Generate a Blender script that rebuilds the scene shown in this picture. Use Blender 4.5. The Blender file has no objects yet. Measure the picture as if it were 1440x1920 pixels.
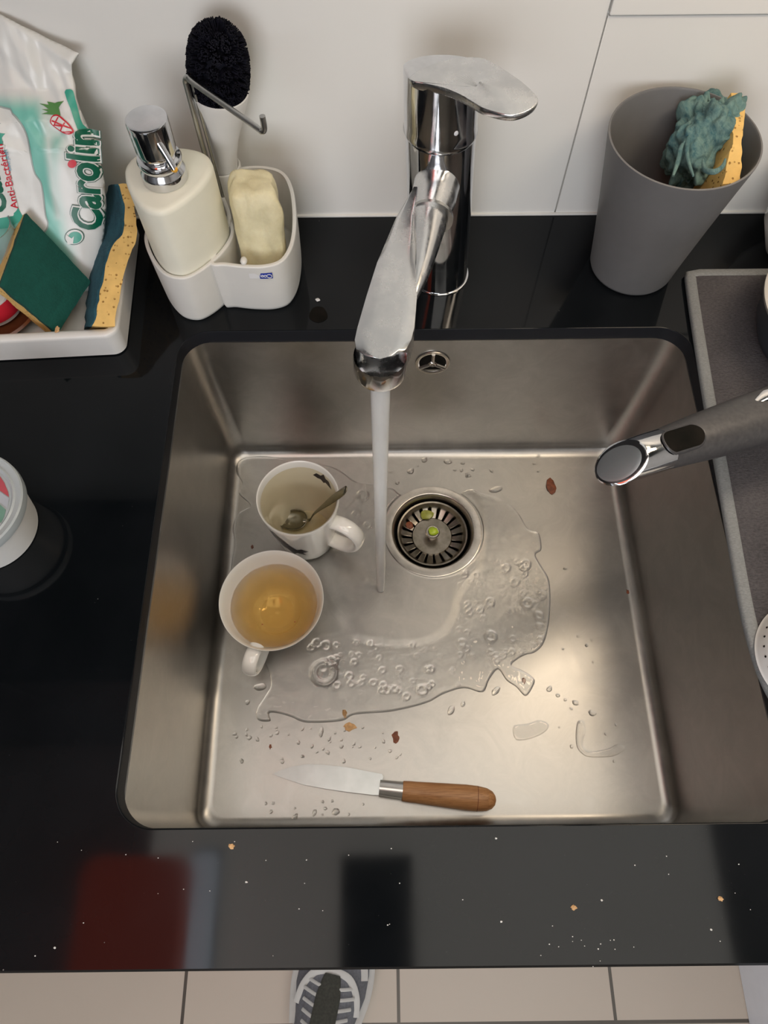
import bpy, bmesh, math, random
import numpy as np
from mathutils import Vector, Matrix, noise
random.seed(7)
PI = math.pi
sc = bpy.context.scene
COL = sc.collection

# ------------------------------------------------------------------ camera
F = 1334.1
CAM = Vector((.1781, -.4133, .5050))
ROT = (.435315, .002786, -.009151)
cd = bpy.data.cameras.new('camera'); cam = bpy.data.objects.new('camera', cd); COL.objects.link(cam)
cam.location = CAM; cam.rotation_euler = ROT
cd.sensor_fit = 'VERTICAL'; cd.sensor_height = 24; cd.lens = F / 1920 * 24; cd.clip_start = .02
sc.camera = cam
from mathutils import Euler
RM = Euler(ROT, 'XYZ').to_matrix()

def U(u, v, z=0., axis=2):
    """where the sight line of photo point (u, v) meets a horizontal (axis 2) or upright (axis 1) plane"""
    d = RM @ Vector(((u - 720) / F, -(v - 960) / F, -1))
    return CAM + d * ((z - CAM[axis]) / d[axis])

# ------------------------------------------------------------------ world, exposure
sc.view_settings.view_transform = 'Standard'; sc.view_settings.look = 'None'
sc.view_settings.gamma = 1; sc.view_settings.use_curve_mapping = False
sc.view_settings.exposure = -0.33
w = bpy.data.worlds.new('world'); sc.world = w; w.use_nodes = True
w.node_tree.nodes['Background'].inputs[0].default_value = (.75, .85, 1, 1)
w.node_tree.nodes['Background'].inputs[1].default_value = 1.0

def area(name, loc, target, sx, sy, power, col):
    l = bpy.data.lights.new(name, 'AREA'); l.shape = 'RECTANGLE'; l.size = sx; l.size_y = sy
    l.energy = power; l.color = col
    o = bpy.data.objects.new(name, l); COL.objects.link(o); o.location = loc
    o.rotation_euler = (Vector(target) - Vector(loc)).to_track_quat('-Z', 'Y').to_euler()
    return o
area('window_daylight', (-.25, -2.55, .75), (.1, 0, .1), 1.3, 1.2, 34, (.95, .965, 1))
area('ceiling_fill_light', (.30, -.80, 1.60), (.30, -.80, 0), 1.5, 1.3, 21, (1, .95, .86))  # broad soft fill added to brighten the steel floor; has no fixture
area('hood_lamp_light', (.585, -.07, .55), (.43, -.12, -.2), .08, .40, 1.9, (1, .83, .63))

# ------------------------------------------------------------------ helpers
def finish(bm, angle=38):
    bmesh.ops.remove_doubles(bm, verts=bm.verts, dist=1e-6)
    bmesh.ops.recalc_face_normals(bm, faces=bm.faces)
    for f in bm.faces: f.smooth = True
    a = math.radians(angle)
    for e in bm.edges:
        if len(e.link_faces) == 2:
            if e.link_faces[0].normal.angle(e.link_faces[1].normal, 0) > a: e.smooth = False

def obj(name, bm, mat, parent=None, angle=38, fin=True):
    if fin: finish(bm, angle)
    me = bpy.data.meshes.new(name); bm.to_mesh(me); bm.free()
    o = bpy.data.objects.new(name, me); COL.objects.link(o)
    if mat: me.materials.append(mat)
    if parent: o.parent = parent
    if fin:
        wn = o.modifiers.new('even_normals', 'WEIGHTED_NORMAL'); wn.keep_sharp = True; wn.weight = 100
    return o
def tag(o, label, cat, group=None, kind=None):
    o['label'] = label; o['category'] = cat
    if group: o['group'] = group
    if kind: o['kind'] = kind
    return o
def thing(name, label, cat, group=None, loc=(0, 0, 0)):
    o = bpy.data.objects.new(name, None); o.empty_display_size = .01; COL.objects.link(o); o.location = loc
    return tag(o, label, cat, group)
def struct(o, label=None, cat=None):
    o['kind'] = 'structure'
    if label: o['label'] = label; o['category'] = cat
    return o
def rebase(root, loc):
    """put a thing's origin at its base while its parts stay where they are"""
    root.location = loc
    for c in root.children: c.location = Vector(c.location) - Vector(loc)

def bx(bm, lo, hi, bev=0, seg=3, M=None):
    r = bmesh.ops.create_cube(bm, size=1); vs = r['verts']
    lo, hi = Vector(lo), Vector(hi)
    for v in vs: v.co = Vector([(lo[i] + hi[i]) / 2 + v.co[i] * (hi[i] - lo[i]) for i in range(3)])
    if bev:
        es = list({e for v in vs for e in v.link_edges})
        r = bmesh.ops.bevel(bm, geom=es, offset=bev, segments=seg, affect='EDGES', profile=.5)
        vs = list({v for f in r['faces'] for v in f.verts} | {v for v in vs if v.is_valid})
    if M:
        for v in vs: v.co = M @ v.co
    return vs
def box(lo, hi, bev=0, seg=3):
    bm = bmesh.new(); bx(bm, lo, hi, bev, seg); return bm
def loft(rings, bm=None, closed=True, cap0=True, cap1=True):
    bm = bm or bmesh.new()
    vv = [[bm.verts.new(p) for p in r] for r in rings]; n = len(rings[0])
    for a, b in zip(vv, vv[1:]):
        for i in range(n if closed else n - 1):
            j = (i + 1) % n
            try: bm.faces.new((a[i], a[j], b[j], b[i]))
            except ValueError: pass
    if cap0 and closed: bm.faces.new(vv[0][::-1])
    if cap1 and closed: bm.faces.new(vv[-1])
    return bm
def circ(c, r, n=48, ry=None, ax=None):
    c = Vector(c); ry = r if ry is None else ry
    return [c + Vector((r * math.cos(2 * PI * i / n), ry * math.sin(2 * PI * i / n), 0)) for i in range(n)]
def lathe(prof, c=(0, 0, 0), n=64, bm=None, lean=(0, 0), cap0=False, cap1=False):
    """prof: (r, z) pairs; lean: sideways drift per metre of height"""
    c = Vector(c)
    return loft([circ(c + Vector((lean[0] * z, lean[1] * z, z)), max(r, 1e-5), n) for r, z in prof], bm, True, cap0, cap1)
def catmull(pts, sub=6, closed=False):
    pts = [Vector(p) for p in pts]; n = len(pts); out = []
    rng = range(n if closed else n - 1)
    for i in rng:
        g = lambda k: pts[k % n] if closed else pts[min(max(k, 0), n - 1)]
        p0, p1, p2, p3 = g(i - 1), g(i), g(i + 1), g(i + 2)
        for s in range(sub):
            t = s / sub
            out.append(.5 * ((2 * p1) + (p2 - p0) * t + (2 * p0 - 5 * p1 + 4 * p2 - p3) * t * t + (3 * p1 - p0 - 3 * p2 + p3) * t ** 3))
    if not closed: out.append(pts[-1])
    return out
def tube(path, rad, bm=None, n=16, sub=0, flat=None, up=None):
    """rad: number or list; flat: second radius factor"""
    P = catmull(path, sub) if sub else [Vector(p) for p in path]
    m = len(P)
    if not hasattr(rad, '__len__'): R = [rad] * m
    else: R = list(np.interp(np.linspace(0, 1, m), np.linspace(0, 1, len(rad)), rad))
    rings = []; u = None
    for i in range(m):
        t = (P[min(i + 1, m - 1)] - P[max(i - 1, 0)]).normalized()
        if u is None:
            u = Vector(up) if up else (Vector((0, 0, 1)) if abs(t.z) < .9 else Vector((1, 0, 0)))
        u = (u - t * u.dot(t)).normalized(); s = t.cross(u)
        k = 1 if flat is None else flat
        rings.append([P[i] + s * math.cos(2 * PI * j / n) * R[i] + u * math.sin(2 * PI * j / n) * R[i] * k for j in range(n)])
    return loft(rings, bm)
def rrect(x0, x1, y0, y1, r, z, nc=8, ns=10):
    pts = []
    C = [((x1 - r, y1 - r), 0), ((x0 + r, y1 - r), 90), ((x0 + r, y0 + r), 180), ((x1 - r, y0 + r), 270)]
    for k, ((cx, cy), a0) in enumerate(C):
        arc = [Vector((cx + r * math.cos(math.radians(a0 + 90 * i / nc)), cy + r * math.sin(math.radians(a0 + 90 * i / nc)), z)) for i in range(nc + 1)]
        (nx, ny), na = C[(k + 1) % 4]
        nxt = Vector((nx + r * math.cos(math.radians(na)), ny + r * math.sin(math.radians(na)), z))
        pts += arc + [arc[-1].lerp(nxt, (j + 1) / ns) for j in range(ns - 1)]
    return pts
def prism(outline, z0, z1, bev=0, seg=3, bm=None):
    """upright slab from a flat outline (list of (x, y))"""
    bm = bm or bmesh.new()
    a = [bm.verts.new((p[0], p[1], z0)) for p in outline]; b = [bm.verts.new((p[0], p[1], z1)) for p in outline]
    n = len(a)
    for i in range(n): bm.faces.new((a[i], a[(i + 1) % n], b[(i + 1) % n], b[i]))
    bm.faces.new(a[::-1]); t = bm.faces.new(b)
    if bev: bmesh.ops.bevel(bm, geom=list(t.edges), offset=bev, segments=seg, affect='EDGES', profile=.5)
    return bm
def offset2(out, d):
    n = len(out); c = sum((Vector((p[0], p[1])) for p in out), Vector((0, 0))) / n; r = []
    for i in range(n):
        a, b = Vector(out[i - 1][:2]), Vector(out[(i + 1) % n][:2]); t = (b - a).normalized(); nn = Vector((t.y, -t.x))
        p = Vector(out[i][:2])
        if nn.dot(p - c) < 0: nn = -nn
        r.append(p + nn * d)
    return r

# ------------------------------------------------------------------ materials
class Mat:
    def __init__(s, name):
        s.m = bpy.data.materials.new(name); s.m.use_nodes = True; s.nt = s.m.node_tree
        s.b = s.nt.nodes['Principled BSDF']; s.tc = None
    def n(s, t, **k):
        x = s.nt.nodes.new(t)
        for a, b in k.items():
            if a.startswith('_'): setattr(x, a[1:], b)
        return x
    def l(s, a, b): s.nt.links.new(a, b)
    def set(s, **k):
        for a, v in k.items():
            i = s.b.inputs[a.replace('_', ' ')]
            i.default_value = (*v, 1) if isinstance(v, tuple) and len(v) == 3 and i.type == 'RGBA' else v
        return s
    def co(s):
        if not s.tc: s.tc = s.n('ShaderNodeTexCoord')
        return s.tc.outputs['Object']
    def noise(s, scale, detail=4, rough=.5, stretch=None, dist=0):
        x = s.n('ShaderNodeTexNoise'); x.inputs['Scale'].default_value = scale; x.inputs['Detail'].default_value = detail
        x.inputs['Roughness'].default_value = rough; x.inputs['Distortion'].default_value = dist
        if stretch:
            mp = s.n('ShaderNodeMapping'); mp.inputs['Scale'].default_value = stretch; s.l(s.co(), mp.inputs[0]); s.l(mp.outputs[0], x.inputs['Vector'])
        else: s.l(s.co(), x.inputs['Vector'])
        return x.outputs[0]
    def voro(s, scale, feature='F1', rnd=1):
        x = s.n('ShaderNodeTexVoronoi'); x.feature = feature; x.inputs['Scale'].default_value = scale; x.inputs['Randomness'].default_value = rnd
        s.l(s.co(), x.inputs['Vector']); return x
    def ramp(s, src, stops, interp='LINEAR'):
        r = s.n('ShaderNodeValToRGB'); r.color_ramp.interpolation = interp; e = r.color_ramp.elements
        while len(e) < len(stops): e.new(.5)
        for i, (p, c) in enumerate(stops):
            e[i].position = p; e[i].color = (*c, 1) if isinstance(c, tuple) else (c, c, c, 1)
        s.l(src, r.inputs[0]); return r.outputs[0]
    def mix(s, fac, a, b):
        x = s.n('ShaderNodeMix'); x.data_type = 'RGBA'
        if isinstance(fac, (int, float)): x.inputs[0].default_value = fac
        else: s.l(fac, x.inputs[0])
        for v, i in ((a, 6), (b, 7)):
            if isinstance(v, tuple): x.inputs[i].default_value = (*v, 1)
            else: s.l(v, x.inputs[i])
        return x.outputs[2]
    def bump(s, src, strength=.3, dist=.001):
        b = s.n('ShaderNodeBump'); b.inputs['Strength'].default_value = strength; b.inputs['Distance'].default_value = dist
        s.l(src, b.inputs['Height']); s.l(b.outputs[0], s.b.inputs['Normal']); return s
    def to(s, src, name): s.l(src, s.b.inputs[name]); return s
def simple(name, col, rough=.5, metal=0, vary=.06, scale=60, bump=0, bscale=200, bdist=.0005, **k):
    m = Mat(name); m.set(Roughness=rough, Metallic=metal, **k)
    n = m.noise(scale, 3)
    m.to(m.ramp(n, [(.3, tuple(c * (1 - vary) for c in col)), (.7, tuple(min(1, c * (1 + vary)) for c in col))]), 'Base Color')
    if bump: m.bump(m.noise(bscale, 4), bump, bdist)
    return m.m
M = {}
M['wall'] = simple('glossy_white_panel', (.78, .77, .735), .32, vary=.015, scale=4)
M['paint'] = simple('white_wall_paint', (.62, .60, .57), .7, vary=.02, scale=3)
M['dark_cab'] = simple('dark_cabinet_front', (.05, .05, .055), .5)
M['seal'] = simple('pale_sealant', (.75, .74, .70), .4, vary=.03)
M['seam'] = simple('shadow_gap', (.25, .25, .24), .6)
M['white_lac'] = simple('white_lacquer', (.72, .74, .78), .35, vary=.02)
# black stone
m = Mat('black_composite_stone'); m.set(Roughness=.16, IOR=1.30)
v1 = m.voro(420); v2 = m.voro(150)
spk = m.ramp(v1.outputs['Distance'], [(.0, 1.0), (.10, .0)])
pick = m.ramp(v1.outputs['Color'], [(.86, 0.0), (.90, 1.0)])
mm = m.n('ShaderNodeMath'); mm.operation = 'MULTIPLY'; m.l(spk, mm.inputs[0]); m.l(pick, mm.inputs[1])
spk2 = m.ramp(v2.outputs['Distance'], [(.0, 1.0), (.075, 0.0)])
pick2 = m.ramp(v2.outputs['Color'], [(.90, 0.0), (.93, 1.0)])
m2 = m.n('ShaderNodeMath'); m2.operation = 'MULTIPLY'; m.l(spk2, m2.inputs[0]); m.l(pick2, m2.inputs[1])
base = m.ramp(m.noise(9, 5), [(.35, (.003, .004, .005)), (.7, (.0065, .0078, .0095))])
c1 = m.mix(mm.outputs[0], base, (.10, .10, .10)); c2 = m.mix(m2.outputs[0], c1, (.45, .45, .44))
m.to(c2, 'Base Color'); m.to(m.ramp(m.noise(14, 6), [(.3, .05), (.75, .09)]), 'Roughness'); M['stone'] = m.m

# stone edge, honed (duller than the top)
M['stone_edge'] = simple('honed_black_stone_edge', (.010, .011, .014), .55, Specular_IOR_Level=.22)
# brushed steel
m = Mat('brushed_steel'); m.set(Metallic=1.0)
br = m.noise(55, 3, .6, (1, 26, 1)); wear = m.noise(28, 8, .7, dist=.8); fine = m.noise(260, 3)
m.to(m.mix(m.ramp(wear, [(.42, 0.), (.72, .5)]), (.40, .385, .362), (.56, .54, .505)), 'Base Color')
m.to(m.ramp(wear, [(.3, .31), (.75, .42)]), 'Roughness'); m.bump(m.mix(.5, br, fine), .05, .0003); M['steel'] = m.m
m = Mat('polished_drain_steel'); m.set(Metallic=1.0)
m.to(m.ramp(m.noise(60, 6, .6), [(.3, (.42, .39, .35)), (.7, (.62, .58, .53))]), 'Base Color'); m.set(Roughness=.24)
m.bump(m.noise(120, 4), .08, .0004); M['drain'] = m.m
m = Mat('tarnished_strainer_steel'); m.set(Metallic=1.0, Roughness=.3); m.to(m.ramp(m.noise(90, 6, .6), [(.3, (.17, .155, .12)), (.7, (.34, .31, .27))]), 'Base Color'); M['basket'] = m.m
m = Mat('hole_shade_and_smear'); m.to(m.ramp(m.noise(70, 3), [(.3, (.005, .005, .004)), (.7, (.012, .010, .008))]), 'Base Color'); m.set(Roughness=.7, Specular_IOR_Level=.05); M['hole'] = m.m  # near-black stands in for shade inside holes; also colours the worktop smear
m = Mat('chrome'); m.set(Metallic=1.0)
wt = m.noise(70, 7, .65)
m.to(m.ramp(wt, [(.35, (.62, .63, .65)), (.7, (.74, .75, .77))]), 'Base Color'); m.to(m.ramp(wt, [(.4, .055), (.72, .17)]), 'Roughness'); M['chrome'] = m.m
m = Mat('limescale_chrome'); m.set(Metallic=1.0)
wt = m.noise(60, 8, .7)
m.to(m.ramp(wt, [(.35, (.60, .61, .62)), (.7, (.76, .76, .76))]), 'Base Color'); m.to(m.ramp(wt, [(.35, .16), (.7, .36)]), 'Roughness'); M['chrome_worn'] = m.m
m = Mat('satin_rod'); m.set(Metallic=1.0, Roughness=.28); m.to(m.ramp(m.noise(90), [(.3, (.40, .40, .39)), (.7, (.52, .52, .50))]), 'Base Color'); M['rod'] = m.m
# ceramics and plastics
M['porcelain'] = simple('white_porcelain', (.80, .79, .75), .10, vary=.015, scale=20, Coat_Weight=.4)
M['porcelain_in'] = simple('tea_stained_porcelain', (.62, .56, .41), .12, vary=.04, scale=30)
M['print'] = simple('black_printed_motif', (.02, .015, .02), .35, vary=.4, scale=300)
M['caddy'] = simple('white_stoneware', (.70, .69, .65), .42, vary=.02, bump=.05, bscale=300)
M['bottle'] = simple('cream_stoneware', (.80, .785, .66), .48, vary=.02, bump=.06, bscale=250)
M['tray'] = simple('white_plastic_tray', (.74, .735, .71), .35, vary=.02)
M['cone'] = simple('white_plastic', (.72, .71, .68), .35, vary=.02)
M['bristle'] = simple('black_bristles', (.006, .006, .011), .7, vary=.5, scale=400, Specular_IOR_Level=.12)
M['gold'] = simple('dried_orange_soap', (.75, .38, .04), .4)
M['black'] = simple('black_rubber', (.01, .01, .01), .6)
m = Mat('cream_soap'); m.set(Roughness=.5, Subsurface_Weight=.15, Subsurface_Radius=(.01, .008, .004), Subsurface_Scale=.4)
m.to(m.ramp(m.noise(45, 8, .7), [(.3, (.60, .53, .32)), (.7, (.78, .72, .48))]), 'Base Color'); m.bump(m.noise(130, 6, .7), .35, .0012); M['soap'] = m.m
m = Mat('blue_mark'); m.to(m.ramp(m.noise(60), [(.3, (.01, .03, .30)), (.7, (.015, .045, .38))]), 'Base Color'); M['blue'] = m.m
M['label_white'] = simple('white_print', (.75, .75, .75), .4, vary=.02)
M['grey_cup'] = simple('matt_grey_stoneware', (.150, .148, .148), .50, vary=.03, scale=90, bump=.06, bscale=400)
# sponges
def foam(name, col, dark):
    m = Mat(name); m.set(Roughness=.9)
    v = m.voro(330); k = m.ramp(v.outputs['Distance'], [(.16, 1.), (.34, 0.)]); p = m.ramp(v.outputs['Color'], [(.50, 0.), (.56, 1.)])
    q = m.n('ShaderNodeMath'); q.operation = 'MULTIPLY'; m.l(k, q.inputs[0]); m.l(p, q.inputs[1])
    b = m.ramp(m.noise(120, 5), [(.3, tuple(c * .85 for c in col)), (.7, col)])
    m.to(m.mix(q.outputs[0], b, dark), 'Base Color')
    inv = m.n('ShaderNodeMath'); inv.operation = 'SUBTRACT'; inv.inputs[0].default_value = 1; m.l(q.outputs[0], inv.inputs[1])
    m.bump(inv.outputs[0], .8, .0012); return m.m
M['foam'] = foam('yellow_cellulose', (.80, .52, .17), (.38, .19, .04))
def pad(name, c0, c1, scale=500):
    m = Mat(name); m.set(Roughness=.95)
    n = m.noise(scale, 5, .7); n2 = m.noise(60, 6, .75, (1, .35, 1), 1.2)
    m.to(m.mix(m.ramp(n2, [(.4, 0.), (.7, 1.)]), m.ramp(n, [(.3, c0), (.7, tuple((a + b) / 2 for a, b in zip(c0, c1)))]), c1), 'Base Color')
    m.bump(n, .9, .0012); return m.m
M['green_pad'] = pad('green_scourer', (.0, .055, .04), (.003, .085, .062))
M['blue_pad'] = pad('blue_scourer', (.008, .05, .075), (.03, .13, .17))
M['rag_pad'] = pad('frayed_blue_green_scourer', (.02, .09, .115), (.20, .31, .27), 300)
# wood
m = Mat('oiled_wood'); m.set(Roughness=.45)
g = m.noise(18, 6, .6, (1.6, 14, 14), .4); g2 = m.noise(60, 3, .5, (1, 22, 22))
m.to(m.mix(m.ramp(g2, [(.45, 0.), (.7, .55)]), m.ramp(g, [(.3, (.42, .19, .070)), (.7, (.60, .32, .14))]), (.24, .095, .03)), 'Base Color'); m.bump(g2, .15, .0004); M['wood'] = m.m
M['blade'] = simple('dull_blade_steel', (.42, .44, .43), .30, 1.0, vary=.06, scale=80)
M['ferrule'] = simple('aluminium_ferrule', (.72, .70, .67), .30, 1.0, vary=.04)
M['spoon'] = simple('tarnished_spoon', (.26, .245, .19), .26, 1.0, vary=.12, scale=120)
# fluids
def fluid(name, col, rough=0, ior=1.33):
    m = Mat(name); m.set(Roughness=rough, IOR=ior, Transmission_Weight=1.0)
    m.to(m.ramp(m.noise(20), [(.3, tuple(c * .985 for c in col)), (.7, col)]), 'Base Color'); return m.m
M['water'] = fluid('clear_water', (.98, .985, .98))
m = Mat('aerated_stream'); m.set(Roughness=.25, IOR=1.33, Transmission_Weight=.55)
m.to(m.ramp(m.noise(90, 4, .6, (1, 1, .15)), [(.3, (.80, .80, .78)), (.7, (.92, .92, .90))]), 'Base Color'); M['stream'] = m.m
m = Mat('weak_tea'); m.set(Roughness=0., IOR=1.33, Transmission_Weight=1.)
m.to(m.ramp(m.noise(38, 3, .5), [(.35, (.97, .97, .97)), (.7, (1, 1, 1))]), 'Base Color')
va = m.n('ShaderNodeVolumeAbsorption'); va.inputs['Color'].default_value = (.93, .73, .20, 1); va.inputs['Density'].default_value = 32
m.l(va.outputs[0], m.nt.nodes['Material Output'].inputs['Volume']); M['tea'] = m.m
m = Mat('tea_dregs'); m.set(Roughness=.04, IOR=1.33); m.to(m.ramp(m.noise(60), [(.3, (.48, .40, .22)), (.7, (.56, .48, .30))]), 'Base Color'); M['dregs'] = m.m
# textiles
m = Mat('grey_terry'); m.set(Roughness=1.0)
t1 = m.noise(330, 4, .7, (1, 2.2, 1)); t2 = m.noise(25, 4)
m.to(m.mix(m.ramp(t2, [(.35, 0.), (.7, 1.)]), m.ramp(t1, [(.3, (.045, .042, .046)), (.7, (.11, .102, .108))]), m.ramp(t1, [(.3, (.07, .065, .07)), (.7, (.145, .135, .14))])), 'Base Color')
m.bump(t1, 1.0, .0025); M['terry'] = m.m
m = Mat('grey_binding'); m.set(Roughness=.9); wv = m.noise(500, 3, .6, (1, 3, 1)); m.to(m.ramp(wv, [(.3, (.17, .18, .18)), (.7, (.25, .26, .26))]), 'Base Color'); m.bump(wv, .5, .0008); M['hem'] = m.m
m = Mat('graphite_handle'); m.set(Metallic=.55, Roughness=.42); m.to(m.ramp(m.noise(300), [(.3, (.075, .073, .077)), (.7, (.10, .098, .10))]), 'Base Color'); M['graphite'] = m.m
M['dark_enamel'] = simple('dark_enamel', (.03, .035, .045), .3)
# floor tiles
m = Mat('beige_floor_tiles'); m.set(Roughness=.35)
mp = m.n('ShaderNodeMapping'); m.l(m.co(), mp.inputs[0]); mp.inputs['Location'].default_value = (-.1973 + .0017 + .3493 * 9, .6765 + .0017 + .3493 * 12, 0)
bk = m.n('ShaderNodeTexBrick'); bk.offset = 0; bk.squash = 1; bk.inputs['Scale'].default_value = 1
bk.inputs['Brick Width'].default_value = .3493; bk.inputs['Row Height'].default_value = .3493; bk.inputs['Mortar Size'].default_value = .0028; bk.inputs['Mortar Smooth'].default_value = .1
bk.inputs['Color1'].default_value = (.47, .405, .335, 1); bk.inputs['Color2'].default_value = (.45, .39, .325, 1); bk.inputs['Mortar'].default_value = (.045, .04, .032, 1)
m.l(mp.outputs[0], bk.inputs['Vector']); m.to(m.mix(m.ramp(m.noise(7, 5), [(.35, 0.), (.7, .12)]), bk.outputs['Color'], (.38, .32, .26)), 'Base Color'); M['tiles'] = m.m
M['debris'] = simple('rust_brown_peel', (.20, .06, .025), .6, vary=.3, scale=300)
M['crumb'] = simple('golden_crumb', (.62, .38, .18), .8, vary=.2, scale=300)
M['lint'] = simple('white_crumb', (.7, .7, .68), .8)
M['olive'] = simple('olive_green_scrap', (.30, .32, .06), .3, vary=.2, scale=200)
M['lime'] = simple('lime_green_scrap', (.40, .55, .03), .3, vary=.2, scale=200)
def emit(name, col, s):
    m = Mat(name); m.set(Emission_Strength=s); m.b.inputs['Emission Color'].default_value = (*col, 1)
    m.to(m.ramp(m.noise(20), [(.3, tuple(c * .8 for c in col)), (.7, col)]), 'Base Color'); return m.m

# ------------------------------------------------------------------ the room
YW, YF, L, D, T = .1388, -.4826, .4033, .2026, .0147
XL, XR, YB, ZC, ZF = -1.7, 2.1, -2.7, 1.62, -.88
SX = .3473                                   # upright joint between the splashback panels
bm = bmesh.new()
bx(bm, (XL, YW + .004, ZF), (XR, YW + .12, ZC))
bx(bm, (XL, YW, -.03), (SX - .0006, YW + .006, ZC), .0004, 1)
bx(bm, (SX + .0006, YW, -.03), (XR, YW + .006, .1825), .0004, 1)
bx(bm, (SX + .0006, YW - .002, .1835), (XR, YW + .006, ZC), .0015, 2)
struct(obj('wall_back', bm, M['wall']), 'white glossy splashback wall behind the black worktop', 'wall')
struct(obj('trim_1', box((XL, YW - .0022, 0), (XR, YW + .001, .0024), .0008, 2), M['seal']), 'thin pale sealant line where the worktop meets the wall', 'trim')
struct(obj('floor', box((XL, YB, ZF - .05), (XR, YW + .1, ZF)), M['tiles']), 'beige tiled kitchen floor with dark grout', 'floor')
struct(obj('ceiling', box((XL, YB, ZC), (XR, YW + .1, ZC + .05)), M['paint']), 'white ceiling', 'ceiling')
struct(obj('wall_left', box((XL - .1, YB, ZF), (XL, YW + .1, ZC)), M['paint']), 'white left wall', 'wall')
struct(obj('wall_right', box((XR, YB, ZF), (XR + .1, YW + .1, ZC)), M['paint']), 'white right wall', 'wall')
bm = bmesh.new()
bx(bm, (XL, YB - .1, ZF), (-1.0, YB, ZC)); bx(bm, (.5, YB - .1, ZF), (XR, YB, ZC))
bx(bm, (-1.0, YB - .1, ZF), (.5, YB, .1)); bx(bm, (-1.0, YB - .1, 1.4), (.5, YB, ZC))
struct(obj('wall_front', bm, M['paint']), 'white wall with a window, opposite the sink', 'wall')
bm = bmesh.new()
for a, b in (((-1, .1), (-.95, 1.4)), ((.45, .1), (.5, 1.4)), ((-1, .1), (.5, .15)), ((-1, 1.35), (.5, 1.4)), ((-.275, .1), (-.225, 1.4))):
    bx(bm, (a[0], YB - .07, a[1]), (b[0], YB - .02, b[1]), .004)
struct(obj('window_1', bm, M['white_lac']), 'white window frame opposite the sink', 'window')

# wall cabinets and hood above the worktop
def wall_cabinet(x0, x1, lab):
    t = thing('wall_cabinet', lab, 'cabinet')
    obj('body', box((x0, -.16, .62), (x1, YW, 1.42), .003), M['dark_cab'], t)
    n = 2
    for k in range(n):
        a = x0 + (x1 - x0) * k / n + .003; b = x0 + (x1 - x0) * (k + 1) / n - .003
        dd = obj('door', box((a, -.18, .625), (b, -.161, 1.415), .002), M['dark_cab'], t)
        hx = b - .03 if k == 0 else a + .03
        obj('handle', tube([(hx, -.181, .68), (hx, -.20, .69), (hx, -.20, .81), (hx, -.181, .82)], .005, sub=4), M['rod'], dd)
    rebase(t, ((x0 + x1) / 2, 0, .62))
wall_cabinet(-1.02, -.42, 'dark wall cabinet hung over the left end of the worktop')
wall_cabinet(-.41, .19, 'dark wall cabinet hung over the wall behind the brush and soap caddy')
t = thing('added_dark_cupboard', 'added dark tall cupboard at the left wall, unseen, darkening the sink steel', 'cabinet')
obj('body', box((XL + .001, -2.3, ZF + .0005), (-1.28, -.35, 1.50), .003), M['dark_cab'], t)  # unseen, put in to darken what the sink walls reflect
for k in range(3): obj('door', box((-1.279, -2.295 + .65 * k, ZF + .05), (-1.262, -1.652 + .65 * k, 1.49), .002), M['dark_cab'], t)
rebase(t, (-1.5, -1.3, ZF))
t = thing('range_hood', 'slim steel extractor hood with a warm lamp above the right side of the worktop', 'extractor hood')
bm = loft([rrect(.44, 1.04, -.30, YW - .001, .01, .57), rrect(.44, 1.04, -.30, YW - .001, .01, .60), rrect(.62, .88, -.08, YW - .001, .01, .74), rrect(.62, .88, -.08, YW - .001, .01, ZC - .002)])
obj('hood_body', bm, M['blade'], t)
obj('lamp', box((.535, -.28, .562), (.635, .11, .5695), .002), emit('warm_lamp_glass', (1, .80, .58), 3.0), t)
rebase(t, (.74, 0, .57))
# made-up unseen lamps and a black panel, added for reflections in the worktop front
t = thing('added_red_lamp', 'added unseen lamp with a long glowing red shade, for the worktop reflection', 'lamp')  # invented lamp; its red glow is there for the worktop reflection
bm = loft([rrect(-.455, -.245, -1.02, -.425, .045, 1.15), rrect(-.455, -.245, -1.02, -.425, .045, 1.24)])
obj('lamp_shade', bm, emit('added_red_glow', (1, .11, .03), 2.0), t)
obj('cord', tube([(-.35, -.74, 1.23), (-.35, -.74, ZC)], .004), M['black'], t); rebase(t, (-.35, -.74, 1.15))
t = thing('added_tube_lamp', 'added unseen white tube lamp beside the red one, for the worktop reflection', 'lamp')  # invented tube lamp, put in for the pale reflected strip
obj('diffuser', box((-.325, -1.1, ZC - .09), (-.262, -.42, ZC - .052), .012), emit('added_cool_glow', (.80, .9, 1), 6.0), t)
obj('mount', box((-.33, -1.11, ZC - .052), (-.257, -.41, ZC)), M['white_lac'], t); rebase(t, (-.34, -.8, ZC))
t = thing('added_dark_panel', 'added black panel below the ceiling, standing in for a dark phone reflection', 'dark_panel')  # invented black panel; takes the place of the mirrored phone
obj('frame', box((.06, -1.0, ZC - .072), (.245, -.43, ZC - .03), .003), M['black'], t)
for k in range(6): obj('panel_strip', box((.075, -.50 - .09 * k, ZC - .078), (.23, -.48 - .09 * k, ZC - .072), .001), M['dark_cab'], t)
obj('panel_stem', box((.12, -.8, ZC - .03), (.19, -.6, ZC)), M['black'], t); rebase(t, (.165, -.9, ZC))

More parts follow.
